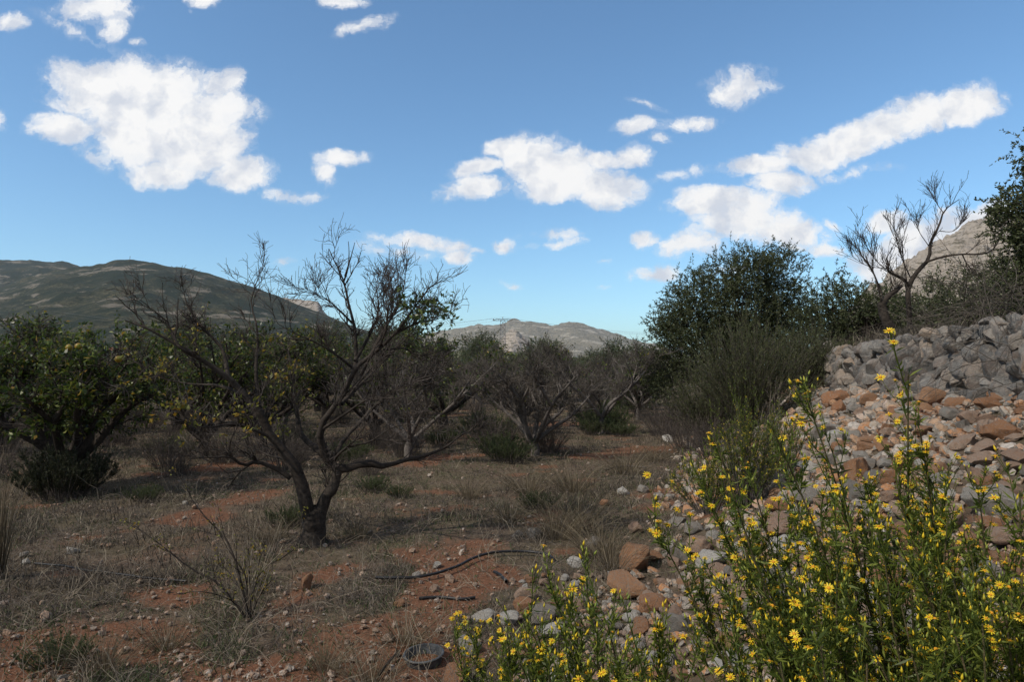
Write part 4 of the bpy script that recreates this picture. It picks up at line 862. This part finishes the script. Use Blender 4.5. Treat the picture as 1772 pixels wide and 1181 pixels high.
add([(1610, 430, .1), (1590, 400, .3), (1580, 370, .4)], .014, .004)
add([(1625, 400, .15), (1650, 400, 0), (1670, 380, 0)], .012, .004)
add([(1665, 440, -.1), (1672, 455, -.1), (1680, 465, -.1)], .02, .008)
Rr = [q*.65 for q in Rr]
bare_tree_parts(al, L_, Rr, kk=(8, 4, 2), LL=(.5, .26, .14), rr=(.007, .004, .003), up=.35, wig=.12, barkm='bark', twigm='bark', ang=30, minr=.003, t0=.35)
Yb = 11.6; bx = P(1532, 590, Yb); L_ = []; Rr = []
al2 = empty('almond_tree', (bx[0], Yb, float(Hh(bx[0], Yb))), 'smaller leaning almond trunk left of the crooked one, almost bare', 'tree')
L_.append(limb([(1548, 600, 0), (1540, 570, 0), (1530, 545, 0), (1526, 525, 0)], Yb)); Rr.append(np.linspace(.1, .075, 14))
add([(1526, 528, 0), (1535, 515, 0), (1548, 505, 0), (1560, 495, .1)], .06, .03)
add([(1526, 530, 0), (1520, 500, -.1), (1510, 470, -.1), (1490, 440, -.1), (1480, 410, -.1)], .016, .004)
add([(1530, 520, 0), (1515, 480, .1), (1505, 460, .1), (1490, 440, .2), (1478, 425, .2)], .014, .004)
bare_tree_parts(al2, L_, Rr, kk=(7, 4, 2), LL=(.5, .26, .14), rr=(.007, .004, .003), up=.35, wig=.12, twigm='bark', ang=30, minr=.003)
# dead brambles hanging over the wall at the right
def bramble(label, px, py, Yq, n, L, grp='dead brambles over the stone wall'):
    p = P(px, py, Yq); root = empty('dead_bramble', p, label, 'bramble', grp)
    d = rnd(n); d[:, 2] = np.abs(d[:, 2])*.8+.1; d[:, 0] -= .3; d[:, 1] -= .15; d = norm(d); t = [np.tile([0., 0, -.05], (n, 1))+rng.normal(0, .12, (n, 3))]; q = t[0]; ln = L*rng.uniform(.5, 1.3, n)
    for i in range(9): d = norm(d+rng.normal(0, .13, d.shape)+np.array([0, 0, -.11])); q = q+d*(ln/9)[:, None]; t.append(q)
    A = np.stack(t, 1); Rr_ = np.full((n, 10), .0042)*np.linspace(1, .4, 10); mb = MB(); tubes(mb, A, Rr_, 4); q1, r1 = grow(A, Rr_, 6, .3, .0028, 38, -.05, .18, 5, .2); tubes(mb, q1, r1, 3); mb.build('canes', M['twig_grey'], root)
bramble('dense dry bramble at the right edge above the wall', 1765, 560, 6.4, 46, 1.25)
bramble('dry bramble left of the dense one, arching on the wall', 1700, 565, 7.6, 34, 1.25)
bramble('thin dry bramble behind the crooked almond tree foot', 1630, 560, 9.6, 22, 1.1)
bramble('low bramble trailing down the wall face at the right', 1760, 640, 5.2, 9, .9)
# ---------------------------------------------------------------- hoses, stick, bowl
def pipe(name, pts, r, label, cat, lift=.015, mat='plastic', grp=None):
    q = [G(a, b) for a, b in pts]; L = resample([(a, b, 0) for a, b in q], 50); L[:, 2] = Hh(L[:, 0], L[:, 1])+lift+r; mb = MB(); off = L[0].copy()
    tubes(mb, (L-off)[None], np.full((1, 50), r) if np.isscalar(r) else r[None], 10); o = mb.build(name, M[mat]); o.location = off; return tag(o, label, cat, grp)
pipe('irrigation_hose', [(650, 1011), (700, 1011), (745, 1006), (785, 992), (820, 976), (860, 966), (910, 964), (945, 970), (958, 978)], .011, 'thick black irrigation hose curving over red soil in the middle', 'hose', .03)
pipe('irrigation_hose', [(60, 985), (120, 990), (190, 996), (250, 1003), (322, 1010)], .009, 'thin black drip pipe lying straight on the left', 'hose', .02)
pipe('irrigation_hose', [(855, 1000), (866, 1006), (876, 1018)], .012, 'short bit of black pipe below the curving hose', 'hose', .02)
pipe('irrigation_hose', [(725, 1042), (760, 1040), (800, 1043), (822, 1040)], .01, 'half buried black pipe above the bowl', 'hose', .004)
pipe('irrigation_hose', [(540, 800), (600, 797), (640, 800)], .008, 'faint black pipe behind the main tree', 'hose', .02)
pipe('fallen_stick', [(1050, 818), (1065, 812), (1090, 810), (1118, 813)], .016, 'pale grey fallen stick on the dry grass right of centre', 'stick', .03, 'bark_grey')
pipe('fallen_stick', [(655, 1178), (670, 1160), (690, 1140)], .008, 'short dark stick at the bottom edge left of the bowl', 'stick', .02, 'bark')
m, nt = newmat('grey_plastic'); finish(nt, RAMP(nt, noise_n(nt, 25), [(.4, (.05, .053, .056)), (.7, (.10, .104, .108))]), .5, noise_n(nt, 40), .1, .003); M['bowl'] = m
g = at_ground(735, 1148); bw = empty('plastic_pot', (g[0], g[1], g[2]-.06), 'grey plastic pot sunk in the soil by the rock pile', 'pot')
prof = [(.0, .012), (.075, .012), (.09, .02), (.103, .095), (.112, .1), (.112, .108), (.1, .108), (.092, .03), (.075, .02), (.0, .02)]
nseg = 40; Vv = np.array([[r*math.cos(a), r*math.sin(a), z] for r, z in prof for a in np.arange(nseg)*2*math.pi/nseg]); F = [[i*nseg+j, i*nseg+(j+1) % nseg, (i+1)*nseg+(j+1) % nseg, (i+1)*nseg+j] for i in (0, 1, 2, 6, 7, 8) for j in range(nseg)]
mb = MB(); mb.add(Vv, F); mb.build('bowl', M['bowl'], bw)
F = [[i*nseg+j, i*nseg+(j+1) % nseg, (i+1)*nseg+(j+1) % nseg, (i+1)*nseg+j] for i in (3, 4, 5) for j in range(nseg)]; mb = MB(); mb.add(Vv, F); mb.build('rim', M['bowl'], bw); bw.rotation_euler = (.06, -.05, 0)
# soil filling and a small fibrous clod
mb = MB(); a = np.arange(24)*2*math.pi/24; mb.add(np.concatenate([[[0, 0, .055]], np.stack([.094*np.cos(a), .094*np.sin(a), .05+.006*np.sin(a*3)], 1)]), [[0, i+1, (i+1) % 24+1] for i in range(24)]); tag(mb.build('soil', M['soil'], bw))
g = at_ground(530, 1018); r = rock(g[0], g[1], .085, 'rock_orange', 'brown crumbly upright clod below the main tree', None, .1, var=2, sz=(.8, .8, 1.5)); r.name = 'clod'; r['category'] = 'clod'
# ---------------------------------------------------------------- flowering inula plants in the foreground
def head_mesh():
    pet = MB(); k = 12
    for i in range(k):
        a = i*2*math.pi/k+random.gauss(0, .1); d = np.array([math.cos(a), math.sin(a), random.uniform(-.15, .35)]); s = np.array([-math.sin(a), math.cos(a), 0]); L = random.uniform(.0085, .0115); w_ = .0017
        b = d*.003; p = [b-s*w_*.6, b+s*w_*.6, b+d*L*.6+s*w_, b+d*L*.6-s*w_, b+d*L+s*w_*.4-np.array([0, 0, .001]), b+d*L-s*w_*.4-np.array([0, 0, .001])]
        pet.add(p, [[0, 1, 2, 3], [3, 2, 4, 5]])
    bm = bmesh.new(); bmesh.ops.create_icosphere(bm, subdivisions=2, radius=.0045); V = np.array([v.co for v in bm.verts])*np.array([1, 1, .7])+np.array([0, 0, .0015]); F = [[v.index for v in f.verts] for f in bm.faces]; bm.free()
    np_ = sum(len(f) for f in pet.f[4]); pet.add(V, F)
    V2 = V*np.array([.8, .8, 1.6])+np.array([0, 0, -.006]); pet.add(V2, F)
    me = pet.mesh('flower', M['petal']); me.materials.append(M['disc']); me.materials.append(M['inula_leaf'])
    n3 = len(F); mi = np.concatenate([np.full(n3, 1), np.full(n3, 2), np.zeros(np_)]).astype(np.int32); me.polygons.foreach_set('material_index', mi); return me
HEADS = [head_mesh() for _ in range(5)]
def inula(label, tops, root_xy, nsub=3, headp=.5, grp='yellow flowering inula plants in the foreground', lowleaf=1.0, maxh=100):
    x0, y0 = root_xy; root = empty('flowering_inula', (x0, y0, float(Hh(x0, y0))-.02), label, 'flowering plant', grp); off = np.array(root.location)
    Ls = []
    for (px, py, Yq) in tops:
        tp = P(px, py, Yq)
        b = off+np.array([random.gauss(0, .05), random.gauss(0, .05), 0]); m1 = b+(tp-b)*np.array([.3, .3, .45])+rng.normal(0, .015, 3); m2 = b+(tp-b)*np.array([.72, .72, .8])+rng.normal(0, .012, 3)
        Ls.append(resample([b, m1, m2, tp], 14))
    Ls = np.array(Ls); Rs = np.full(Ls.shape[:2], 1.)*np.linspace(.0042, .0014, 14)
    B1, R1 = grow(Ls, Rs, 21, .125, .0014, 38, .45, .05, 6, .3, 1., .6)
    B2, R2 = grow(B1, R1, 3, .05, .0009, 34, .5, .06, 4, .35, 1., .7)
    st = MB(); tubes(st, Ls-off, Rs, 6); st.build('stems', M['inula_stem'], root)
    br = MB(); tubes(br, B1-off, np.maximum(R1, .0008), 4); tubes(br, B2-off, np.maximum(R2, .0006), 3); br.build('branches', M['inula_leaf'], root)
    lf = MB()
    for A, k, t_0, L, W in ((Ls, int(70*lowleaf*1.5), .1, .042, .0065), (B1, 18, .0, .022, .0036), (B2, 4, 0, .011, .0028)):
        n_ = A.shape[1]; tt = rng.uniform(t_0, 1, (len(A), k))*(n_-1)*.999; i = tt.astype(int); f = (tt-i)[..., None]; ar = np.arange(len(A))[:, None]
        Bp = A[ar, i]*(1-f)+A[ar, i+1]*f; T = norm(A[ar, i+1]-A[ar, i]); D = T*.55+rnd(*Bp.shape[:2])*.75; Lr = (L*(1.25-.6*tt/(n_-1))).ravel(); leaves(lf, (Bp-off).reshape(-1, 3), D.reshape(-1, 3), Lr, Lr*W/L, .2, .15)
    lf.build('leaves', M['inula_leaf'], root)
    tips = np.concatenate([B1[:, -1], B2[:, -1]]); td = np.concatenate([norm(B1[:, -1]-B1[:, -2]), norm(B2[:, -1]-B2[:, -2])])
    isf = rng.random(len(tips)) < headp*.62; fi = np.where(isf)[0]
    if len(fi) > maxh: fi = rng.choice(fi, maxh, replace=False)
    bi = np.setdiff1d(np.arange(len(tips)), fi)
    bud = MB(); V = np.array([[0, 0, -.002], [.0016, 0, .002], [0, .0016, .002], [-.0016, 0, .002], [0, -.0016, .002], [0, 0, .0075]])*1.15; Fb = np.array([[0, 2, 1], [0, 3, 2], [0, 4, 3], [0, 1, 4], [5, 1, 2], [5, 2, 3], [5, 3, 4], [5, 4, 1]])
    a = norm(np.cross(td[bi], rnd(len(bi)))); b = np.cross(td[bi], a); Mx = np.stack([a, b, td[bi]], -1); VV = np.einsum('nij,vj->nvi', Mx, V)*rng.uniform(.8, 1.4, (len(bi), 1, 1))+(tips[bi]-off)[:, None]
    bud.add(VV, (Fb[None]+(np.arange(len(bi))*6)[:, None, None]).reshape(-1, 3)); tag(bud.build('buds', M['bud'], root), kind='stuff')
    for j in fi:
        o = bpy.data.objects.new('flower', HEADS[random.randrange(5)]); C.objects.link(o); o.parent = root; o.location = tips[j]-off+td[j]*.004
        d = Vector(td[j]*.5+np.array([0, -.25, .5])+rng.normal(0, .35, 3)); o.rotation_euler = d.to_track_quat('Z', 'Y').to_euler(); s = random.uniform(.45, .75); o.scale = (s, s*random.uniform(.75, 1), s)
    return root
M['inula_stem'] = barkmat('inula_stem', (.05, .06, .02), (.12, .09, .05), 40)
inula('tallest yellow flowered stem, reaching in front of the stone wall', [(1572, 648, 1.25), (1592, 745, 1.3)], (.86, 1.5), headp=.75)
inula('flowering stem arching left in front of the rubble bank', [(1395, 688, 1.3), (1440, 780, 1.4), (1500, 850, 1.4)], (.95, 1.55), headp=.7)
inula('flowering stem leaning left with the brightest tall flower head cluster', [(1335, 738, 1.25), (1300, 830, 1.35), (1370, 850, 1.4)], (.84, 1.42), headp=.9)
inula('leftmost tall arching stem with flowers at its tip', [(1238, 760, 1.3), (1270, 900, 1.35), (1220, 850, 1.4)], (.78, 1.45), headp=.8)
inula('low stem bending left over the ochre boulder', [(1120, 885, 1.35), (1215, 1020, 1.4)], (.66, 1.4), headp=.8)
inula('bright flower spray at the bottom centre beside the rocks', [(1015, 1020, 1.35), (960, 1040, 1.35), (905, 1075, 1.35), (1050, 1075, 1.3), (985, 1110, 1.25), (1080, 1120, 1.25), (930, 1130, 1.3), (1030, 1150, 1.2), (1150, 1150, 1.2)], (.28, 1.42), headp=1.3, lowleaf=.8)
inula('low mound of yellow flowers along the bottom edge, left part', [(930, 1100, 1.25), (970, 1140, 1.2), (1000, 1090, 1.25), (900, 1150, 1.25), (1040, 1120, 1.2), (880, 1110, 1.35), (950, 1170, 1.15)], (.2, 1.3), headp=1.1)
inula('low mound of yellow flowers along the bottom edge, right part', [(1060, 1160, 1.15), (1100, 1140, 1.2), (1140, 1110, 1.25), (1180, 1150, 1.15), (1010, 1170, 1.15), (1120, 1170, 1.1)], (.34, 1.22), headp=1.0)
inula('tiny flowering sprig next to the plastic pot', [(785, 1095, 1.9), (820, 1115, 1.9), (870, 1130, 1.8)], (.0, 1.95), headp=1.0, lowleaf=.5)
inula('middle of the big flowering bush, densest green', [(1300, 960, 1.3), (1360, 930, 1.35), (1420, 900, 1.3), (1450, 960, 1.2), (1380, 1010, 1.15), (1270, 1040, 1.2), (1330, 1080, 1.1)], (.72, 1.35), headp=.7)
inula('flowering bush part below the rusty block', [(1500, 900, 1.35), (1560, 880, 1.3), (1610, 860, 1.35), (1640, 900, 1.25), (1530, 960, 1.2), (1590, 980, 1.15), (1650, 1000, 1.1)], (.92, 1.35), headp=.65)
inula('right part of the flowering bush, mostly buds with few flowers', [(1680, 960, 1.25), (1720, 990, 1.2), (1640, 1060, 1.1), (1560, 1050, 1.1), (1750, 1040, 1.15), (1700, 1080, 1.05), (1480, 1070, 1.1)], (.9, 1.2), headp=.25)
inula('flowering stems at the right edge in front of the large boulder', [(1765, 850, 1.15), (1778, 900, 1.15), (1740, 1060, 1.1), (1790, 980, 1.1)], (.98, 1.22), headp=.8)
inula('foremost low stems of the flowering bush at the bottom edge', [(1250, 1120, 1.1), (1420, 1120, 1.0), (1350, 1150, 1.0), (1200, 1100, 1.2), (1500, 1150, 1.0), (1620, 1150, 1.0)], (.62, 1.1), headp=.7)
inula('flowering stem between the arching stems and the wall', [(1600, 790, 1.6), (1560, 820, 1.6), (1640, 830, 1.6), (1690, 840, 1.5)], (1.1, 1.75), headp=.6)
inula('back of the flowering bush before the blocky rocks, thin stems', [(1260, 960, 1.6), (1310, 930, 1.6), (1380, 900, 1.6), (1340, 980, 1.5), (1440, 910, 1.6)], (.8, 1.7), headp=.6)
inula('dense leafy middle of the bush without many flowers', [(1400, 1030, 1.3), (1460, 1010, 1.3), (1520, 1020, 1.3), (1580, 1080, 1.2), (1440, 1090, 1.2), (1640, 1110, 1.15), (1340, 1000, 1.4)], (.85, 1.4), headp=.2, lowleaf=1.4)
inula('bushy flowering clump under the arching stem on the left of the bush', [(1250, 1000, 1.5), (1290, 980, 1.5), (1330, 1030, 1.45), (1270, 1070, 1.4), (1360, 1070, 1.4), (1220, 1080, 1.4), (1310, 1110, 1.3)], (.66, 1.5), headp=.9)
inula('bushy flowering clump in the heart of the bush', [(1400, 950, 1.5), (1450, 940, 1.5), (1500, 930, 1.5), (1480, 1000, 1.4), (1420, 1000, 1.4), (1540, 990, 1.4), (1550, 930, 1.5)], (.85, 1.55), headp=.9)
inula('bushy flowering clump left of the large boulder', [(1600, 920, 1.5), (1650, 930, 1.5), (1620, 960, 1.45), (1690, 960, 1.45), (1580, 1010, 1.4), (1670, 1020, 1.4), (1740, 980, 1.4)], (1.1, 1.55), headp=.6)
inula('leafy stems filling the lower right corner of the bush', [(1680, 1040, 1.3), (1740, 1010, 1.3), (1700, 1110, 1.15), (1760, 1120, 1.15), (1640, 1020, 1.4)], (1.05, 1.4), headp=.15, lowleaf=1.4)
# ---------------------------------------------------------------- pylon, power line, house
m, nt = newmat('galvanised_steel'); finish(nt, RAMP(nt, noise_n(nt, .6), [(.4, (.10, .10, .105)), (.7, (.17, .17, .175))]), .6, spec=.4); M['steel'] = m
Yp = 560.; pb = P(870, 640, Yp); py_ = empty('electricity_pylon', (pb[0], Yp, 0), 'lattice steel pylon with wide crossarm before the central mountain', 'pylon')
ztop = P(0, 555, Yp)[2]; mb = MB()
def bar(mb, a, b, r): tubes(mb, np.array([[a, b]], float), np.full((1, 2), r), 4)
lv = np.linspace(0, ztop, 12); hw = lambda z: 2.6*(1-z/ztop)+1.9*(z/ztop)
for sx in (-1, 1):
    for sy in (-1, 1):
        for a, b in zip(lv[:-1], lv[1:]): bar(mb, (sx*hw(a), sy*hw(a), a), (sx*hw(b), sy*hw(b), b), .17)
for a, b in zip(lv[:-1], lv[1:]):
    for sy in (-1, 1):
        bar(mb, (-hw(a), sy*hw(a), a), (hw(b), sy*hw(b), b), .1); bar(mb, (hw(a), sy*hw(a), a), (-hw(b), sy*hw(b), b), .1); bar(mb, (-hw(b), sy*hw(b), b), (hw(b), sy*hw(b), b), .1)
mb.build('tower', M['steel'], py_)
mb = MB()
for sy in (-.8, .8): bar(mb, (-8.4, sy, ztop), (8.4, sy, ztop), .2); bar(mb, (-5, sy, ztop+1.2), (5, sy, ztop+1.2), .16); bar(mb, (-8.4, sy, ztop), (-5, sy, ztop+1.2), .16); bar(mb, (8.4, sy, ztop), (5, sy, ztop+1.2), .16)
for k in np.linspace(-7.5, 7.5, 13): bar(mb, (k, -.8, ztop), (k+.6, .8, ztop+(1.2 if abs(k) < 5 else .3)), .1)
mb.build('crossarm', M['steel'], py_)
for k in (-7.8, 0, 7.8):
    mb = MB(); bar(mb, (k, 0, ztop+(.2 if k else 1.2)), (k, 0, ztop+(1.5 if k else 2.8)), .32); mb.build('insulator', M['steel'], py_)
for k, nm in ((-7.8, 'leftmost'), (0, 'middle'), (7.8, 'rightmost')):
    z1 = ztop+(1.5 if k else 2.8); pts = []
    for s in np.linspace(-1, 1, 41):
        x = pb[0]+k+s*330; pts.append((x, Yp+s*60, z1-14*(1-(2*abs(s)-1)**2)*.9))
    o = MB(); tubes(o, np.array([pts]), np.full((1, 41), .055), 4); tag(o.build('power_cable', M['steel']), nm+' thin power cable strung over the '+{-7.8: 'left end of the', 0: 'middle of the', 7.8: 'right end of the'}[k]+' pylon crossarm', 'cable', 'power cables')
# white house on the slope at left
def hz(x, y):
    Us, yc, Xg, Yg, Zg = D1; d = (Xg-x)**2+(Yg-y)**2; return float(Zg.ravel()[d.argmin()])
m, nt = newmat('white_render'); finish(nt, RAMP(nt, noise_n(nt, .8), [(.4, (.72, .69, .66)), (.7, (.8, .78, .75))]), .9); M['white'] = m
m, nt = newmat('clay_tiles'); t = N(nt, 'ShaderNodeTexCoord'); wv_ = N(nt, 'ShaderNodeTexWave', {'Vector': t.outputs['Object'], 'Scale': 3, 'Distortion': .5}).outputs['Fac']
finish(nt, RAMP(nt, wv_, [(.2, (.22, .07, .04)), (.8, (.36, .14, .08))]), .9, wv_, .5, .05); M['tile'] = m
m, nt = newmat('window_glass'); finish(nt, (.02, .03, .035), .1, spec=.6); M['glass'] = m
Yh = 260.; xh = P(207, 620, Yh)[0]; zh = P(207, 626, Yh)[2]
house = empty('house', (xh, Yh, zh), 'small white house with clay roof on the slope seen through the left trees', 'house', rz=.25)
def boxV(x0, x1, y0, y1, z0, z1): return np.array([(x, y, z) for z in (z0, z1) for x, y in ((x0, y0), (x1, y0), (x1, y1), (x0, y1))]), np.array([[0, 3, 2, 1], [4, 5, 6, 7], [0, 1, 5, 4], [1, 2, 6, 5], [2, 3, 7, 6], [3, 0, 4, 7]])
mb = MB(); mb.add(*boxV(-2.9, 2.9, -2.5, 2.5, -4, 4.2)); mb.add(*boxV(2.9, 6, -1.8, 2.0, -4, 3.0)); mb.build('wall', M['white'], house, False)
mb = MB(); mb.add([(-3.2, -2.9, 4.2), (3.2, -2.9, 4.2), (3.2, 2.9, 4.2), (-3.2, 2.9, 4.2), (-3.2, 0, 5.3), (3.2, 0, 5.3)], [[0, 1, 5, 4], [2, 3, 4, 5], [0, 3, 2, 1]]); mb.add([(-3.2, -2.9, 4.2), (-3.2, 2.9, 4.2), (-3.2, 0, 5.3), (3.2, -2.9, 4.2), (3.2, 2.9, 4.2), (3.2, 0, 5.3)], [[0, 2, 1], [3, 4, 5]])
mb.add([(2.9, -2.1, 3.0), (6.3, -2.1, 3.0), (6.3, 2.3, 3.4), (2.9, 2.3, 3.4)], [[0, 1, 2, 3]]); rf = mb.build('roof', M['tile'], house, False)
mb = MB(); mb.add(*boxV(1.5, 2.1, .5, 1.1, 4.6, 6.0)); mb.build('chimney', M['white'], rf, False)
for (a, b) in ((-1.6, 1.9), (1.3, 1.9), (-1.6, -.6), (4.4, 1.2)):
    yq = -2.5 if a < 2.9 else -1.8; mb = MB(); mb.add(*boxV(a-.5, a+.5, yq-.03, yq+.02, b-.6, b+.7)); wn = mb.build('window', M['glass'], house, False)
    mb = MB(); mb.add(*boxV(a-.62, a-.5, yq-.06, yq, b-.7, b+.8)); mb.add(*boxV(a+.5, a+.62, yq-.06, yq, b-.7, b+.8)); mb.add(*boxV(a-.5, a+.5, yq-.06, yq, b+.7, b+.8)); mb.build('frame', M['tile'], wn, False)
m, nt = newmat('earth_bank'); finish(nt, RAMP(nt, noise_n(nt, .5, 7), [(.35, (.16, .12, .09)), (.65, (.30, .23, .18))]), .95, noise_n(nt, 2), .5, .3); M['bank'] = m
p0 = P(95, 655, 200.); p1 = P(215, 628, 240.); mb = MB(); n = 40; tt = np.linspace(0, 1, n); top = p0+(p1-p0)*tt[:, None]; top[:, 2] += .8*np.sin(tt*9)+1.2; bot = top.copy(); bot[:, 2] -= 9; back = top.copy(); back[:, 1] += 12
i = np.arange(n-1); mb.add(np.concatenate([bot, top, back]), np.concatenate([np.stack([i, i+1, i+n+1, i+n], 1), np.stack([i+n, i+n+1, i+2*n+1, i+2*n], 1)])); tag(mb.build('hill', M['bank']), 'pale earth terrace edge below the white house', None, None, 'structure')
# ---------------------------------------------------------------- clouds out of frame overhead, whose shade lies on the orchard and the left hill
m, nt = newmat('cloud')
df = N(nt, 'ShaderNodeBsdfDiffuse', {0: (.9, .9, .92, 1)}); tl = N(nt, 'ShaderNodeBsdfTranslucent', {0: (.9, .9, .92, 1)}); mx = N(nt, 'ShaderNodeMixShader', {0: .6, 1: df.outputs[0], 2: tl.outputs[0]})
tp = N(nt, 'ShaderNodeBsdfTransparent'); mx2 = N(nt, 'ShaderNodeMixShader', {0: .5, 1: mx.outputs[0], 2: tp.outputs[0]}); mx2.inputs[0].default_value = .88; N(nt, 'ShaderNodeOutputMaterial', {0: mx2.outputs[0]}); M['cloud'] = m
def cloud(cx, cy, cz, rx, ry, rz, seed, label):
    bm = bmesh.new(); bmesh.ops.create_icosphere(bm, subdivisions=5, radius=1); off = Vector((seed*7.1, seed*3.3, 0))
    for v in bm.verts:
        d = 1+.35*mnoise.fractal(v.co*1.6+off, 1, 2, 5); v.co *= d
    me = bpy.data.meshes.new('cloud'); bm.to_mesh(me); bm.free(); me.materials.append(M['cloud']); me.polygons.foreach_set('use_smooth', [True]*len(me.polygons))
    o = bpy.data.objects.new('cloud', me); C.objects.link(o); o.location = (cx, cy, cz); o.scale = (rx, ry, rz); tag(o, label, None, None, 'structure')
def over(x, y, z, alt): k = (alt-z)/SUN[2]; return x+SUN[0]*k, y+SUN[1]*k, alt
cloud(*over(0, 45, 0, 420), 190, 150, 30, 1, 'white cloud high over the orchard behind the viewer')
cloud(*over(-1150, 1120, 120, 420), 260, 260, 25, 2, 'white cloud beyond the left edge over the hill')
#cloud(*over(-420, 980, 100, 420), 120, 150, 30, 3, 'small cloud over the right flank of the left hill')

# ---------------------------------------------------------------- air
m, nt = newmat('air'); pv = N(nt, 'ShaderNodeVolumePrincipled', {'Color': (.72, .84, 1, 1), 'Density': .00007, 'Anisotropy': .3})
mo = N(nt, 'ShaderNodeOutputMaterial'); nt.links.new(pv.outputs[0], mo.inputs['Volume'])
mb = MB(); V_, F_ = boxV(-7400, 7400, -400, 9400, -30, 330); mb.add(V_, F_); tag(mb.build('haze', m, None, False), 'thin pale blue air softening the far hills', None, None, 'stuff')
